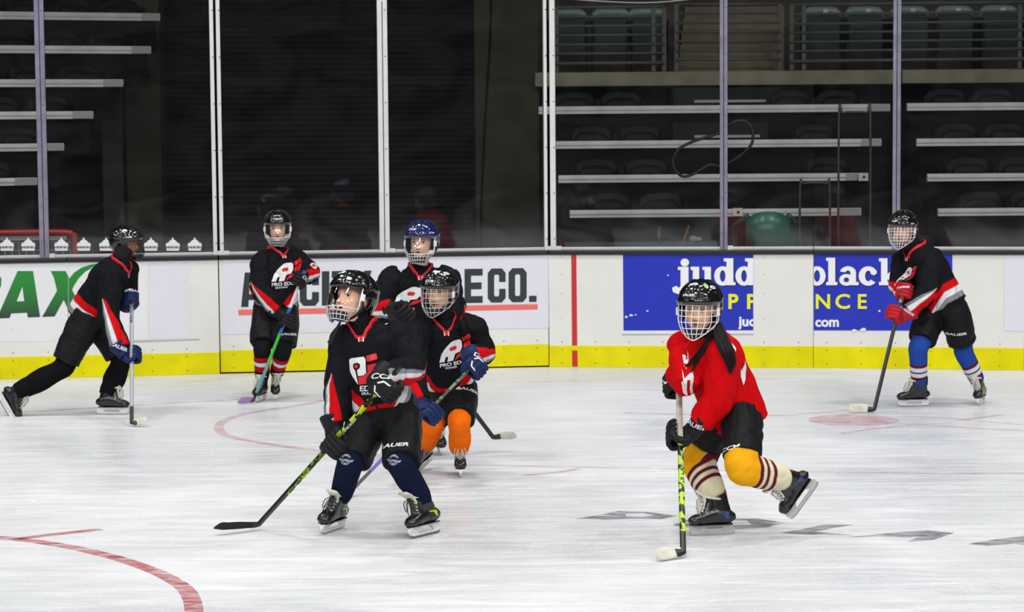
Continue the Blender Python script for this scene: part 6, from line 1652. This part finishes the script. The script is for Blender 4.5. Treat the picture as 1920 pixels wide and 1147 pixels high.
# ---- right skater
D = gdepth(1712, 762)
BS = bands(ROYAL, ((.120, .145, MAROON), (.145, .180, WHC), (.180, .192, BLACKC), (.192, .226, WHC), (.226, .252, MAROON)), 0)
p6s = dict(name='P6', k=1.13, D0=D, seed=27.9,
    label='person in black jersey, red gloves and blue socks, crouching by the blue sign',
    feet=dict(R=dict(px=(1713, 762), fwd=(-1, -.12, 0), up=(0, 0, 1)), L=dict(px=(1841, 757), fwd=(-.40, -.91, 0), up=(-.16, 0, 1))),
    J=dict(pelvis=(1768, 570, 0), hipR=(1748, 580, .05), hipL=(1788, 582, -.05), knR=(1724, 652, -.12), knL=(1808, 655, -.14), neck=(1716, 466, -.1), shR=(1694, 490, .03), shL=(1744, 496, -.17), elR=(1688, 535, -.02), elL=(1737, 551, -.22), head=(1693, 431, -.14)),
    stick=dict(heel=ground(1639, 768, .028), top=(1696, 534, -.26), hands=dict(R=(1692, 545), L=(1684, 588)), bdir=(-.98, -.1, 0), blen=.20, mat=CARBON, bmat=TAPEW, bh=.07,
        segs=((0, .86, CARBON), (.86, 1, SSILV)), label='black hockey stick with worn white blade held by the right skater in red gloves'),
    face_dir=(-.46, -.88, -.05), mask='cagefine', wire=WIRE_W, look=dict(skin=(0.78, 0.46, 0.32), mouth=.1, brow=(0.05, 0.03, 0.02)), hs=1.08,
    spots=(('T:CCM', -.25, .35, .010), ('T:CCM', .9, .2, .010)), sock=BS, gmat=GLR, outR=(-1, -.2, 0), dirR=-1, outL=(.35, -1, 0), dirL=-1, hem=.02, psi0=-.1, hem1=.13, hem0=.04, glove=1.22, pl=.82, wr_amp=.013)
r6 = make_person(p6s)
put_crest(r6['jersey'], r6['jbv'], 1703, 512, -.1, .95, ('PRO EDGE', 'SKATING'), nb=(-.1, -1, 0), squeeze=.55)
decal_px('lettering', text2d('BAUER', .020, .03, .2, 1.0, 1.9), r6['pbv'], 1791, 627, WHT, r6['pants'], .12, nb=-CF)
decal_px('lettering', text2d('WARRIOR', .018, .03, .2, 1.0, 1.0), r6['gloves']['L'][3], 1701, 583, WHT, r6['gloves']['L'][1], -.6, nb=-CF, step=.008)
decal_px('lettering', text2d('WARRIOR', .016, .03, .2, 1.0, 1.0), r6['gloves']['R'][3], 1692, 538, WHT, r6['gloves']['R'][1], .0, nb=-CF, step=.008)
hb = MB(); hb.chain(smooth_path([X(r6['HO'], r6['HA'], p) for p in ((-.09, .02, -.04), (-.12, .03, -.07), (-.13, .035, -.11))], 3), [.022] * 3 + [.018] * 3 + [.006], 8); obj('hair', hb, HAIRB, r6['root'], smooth=True)
# ---- skater in red
D = gdepth(1335, 1003)
GS = bands(CREAM, ((-.2, .060, GOLD), (.060, .086, MAROON), (.108, .130, MAROON), (.156, .180, MAROON)), -.18)
p7s = dict(name='P7', k=1.07, D0=D, seed=33.3,
    label='person in red jersey with yellow striped socks and long dark hair',
    feet=dict(R=dict(px=(1336, 1003), fwd=(-1, -.16, 0), up=(0, 0, 1)), L=dict(px=(1512, 940), dz=-.02, fwd=(-.60, -.18, -.78), up=(-.78, -.15, .60))),
    J=dict(pelvis=(1370, 760, 0), hipR=(1350, 775, .07), hipL=(1390, 775, -.07), knR=(1312, 862, .02), knL=(1392, 872, -.14), neck=(1324, 632, -.08), shR=(1284, 650, .05), shL=(1358, 662, -.14), elR=(1288, 712, .14), elL=(1350, 745, -.18), head=(1312, 581, -.14)),
    stick=dict(heel=ground(1281, 1036, .028), top=(1272, 697, .24), hands=dict(R=(1273, 714), L=(1280, 808)), bdir=(-.75, -.65, 0), blen=.17, mat=CAMOD, bmat=TAPEW, bh=.075,
        segs=((0, .10, CARBON), (.10, .62, CAMOL), (.62, .82, CARBON)), grip=(.62, 1.0, TAPEW), words=(('VECTOR', .50, .012, WHT, 1.2),), label='lime and black hockey stick with white taped grip held by the skater in red'),
    face_dir=(-.36, -.93, -.04), mask='cage', wire=WIRE_W, look=dict(skin=(0.78, 0.48, 0.30), mouth=.1, brow=(0.03, 0.02, 0.015), eye=.85), hs=1.14,
    spots=(('T:BAUER', -.2, .42, .013), ('crest', -.1, .95, 0), ('green', .65, .85, 0), ('crest', 1.15, .8, 0)), sock=GS, sockw=1.28, flare=.98, sk_accent=mat('skate_blue', (.03, .06, .20), .35), sk_guard=mat('skate_maroon', (.22, .012, .03), .35), jcol=(0.54, 0.002, 0.005), pattern=False, collar=False, piping=WHT,
    hem=.10, glove=1.38, pl=.84, plR=.66, fatL=1.08, wr_amp=.012, tlen=1.0, holder=mat('holder_grey', (.42, .43, .42), .35))
r7 = make_person(p7s)
decal_px('lettering', text2d('CCM', .020, .03, .1, 1.0, 1.9), r7['pbv'], 1368, 840, WHT, r7['pants'], .02, nb=-CF)
decal_px('lettering', text2d('BAUER', .024, .03, .15, 1.0, 1.5), r7['gloves']['L'][3], 1300, 796, WHT, r7['gloves']['L'][1], -.30, nb=-CF, step=.008)
decal_px('lettering', text2d('BAUER', .020, .03, .15, 1.0, 1.2), r7['gloves']['R'][3], 1266, 706, WHT, r7['gloves']['R'][1], .0, nb=-CF, step=.008)
def o2(pts, cx, cy, s=1 / 343.0): return [((x - cx) * s, (cy - y) * s) for x, y in pts]
# red jersey crest: outlined shield with antlers, at the left front edge
cr = merge2d(poly2d(o2([(1283, 708), (1292, 702), (1295, 712), (1293, 735), (1297, 760), (1284, 765), (1284, 759), (1291, 755), (1288, 735), (1289, 715), (1283, 714)], 1283, 735)),
             poly2d(o2([(1272, 700), (1278, 712), (1283, 708), (1283, 740), (1286, 760), (1276, 745), (1272, 720), (1276, 716)], 1283, 735)),
             poly2d(o2([(1273, 674), (1277, 686), (1282, 690), (1280, 676), (1284, 690), (1281, 700), (1276, 696), (1272, 686)], 1283, 735)))
decal_px('crest', cr, r7['jbv'], 1288, 728, WHT, r7['jersey'], 0, nb=(-.2, -1, 0))
# back number fragments
decal_px('number', poly2d(o2([(1382, 675), (1390, 695), (1400, 676), (1402, 700), (1393, 722), (1386, 706)], 1392, 700)), r7['jbv'], 1393, 700, WHT, r7['jersey'], 0, nb=(.6, -.7, 0))
decal_px('number', poly2d(o2([(1368, 636), (1380, 652), (1377, 660), (1369, 645)], 1374, 648)), r7['jbv'], 1374, 648, WHT, r7['jersey'], 0, nb=(.6, -.7, 0))
# long hair: two locks of strands over the shoulders
hr = MB(); HO, HA = r7['HO'], r7['HA']
def lock(p3, wd, n, r, seed):
    rs = np.random.RandomState(seed)
    for i in range(n):
        o = (rs.rand() - .5); q = (rs.rand() - .5); wob = rs.rand(len(p3)) * .12 - .06; end = rs.uniform(.78, 1.0)
        P_ = [p + CR * wd * w_ * (o + wob[j]) + CF * (wd * .5 * q) * w_ for j, (p, w_) in enumerate(p3)]; sp = smooth_path(P_, 6); m_ = max(4, int(len(sp) * end)); sp = sp[:m_]
        hr.tube(sp, [r * (1 - .8 * (j / (m_ - 1)) ** 2) for j in range(m_)], n=5)
DH = D - .26
def onj(px, py, off=.016):
    c_, n_ = hit(r7['jbv'], px, py)
    return at(px, py, DH) if c_ is None else c_ - nrm(ray(px, py)) * off
lock([(at(1332, 598, DH + .12), .6), (at(1336, 612, DH + .08), .9), (onj(1333, 634), 1.2), (onj(1320, 653), 1.3), (onj(1303, 673), 1.0), (onj(1284, 690), .45)], .042, 110, .0028, 3)
lock([(onj(1330, 636), .7), (onj(1318, 658), .8), (onj(1304, 682), .5), (onj(1296, 700), .3)], .030, 26, .0026, 8)
lock([(at(1336, 592, DH + .13), .5), (at(1346, 610, DH + .09), .8), (onj(1353, 632), 1.1), (onj(1362, 655), 1.2), (onj(1370, 680), .8), (onj(1369, 702), .25)], .066, 170, .0030, 5)
obj('hair', hr, HAIRM, r7['root'], smooth=True)
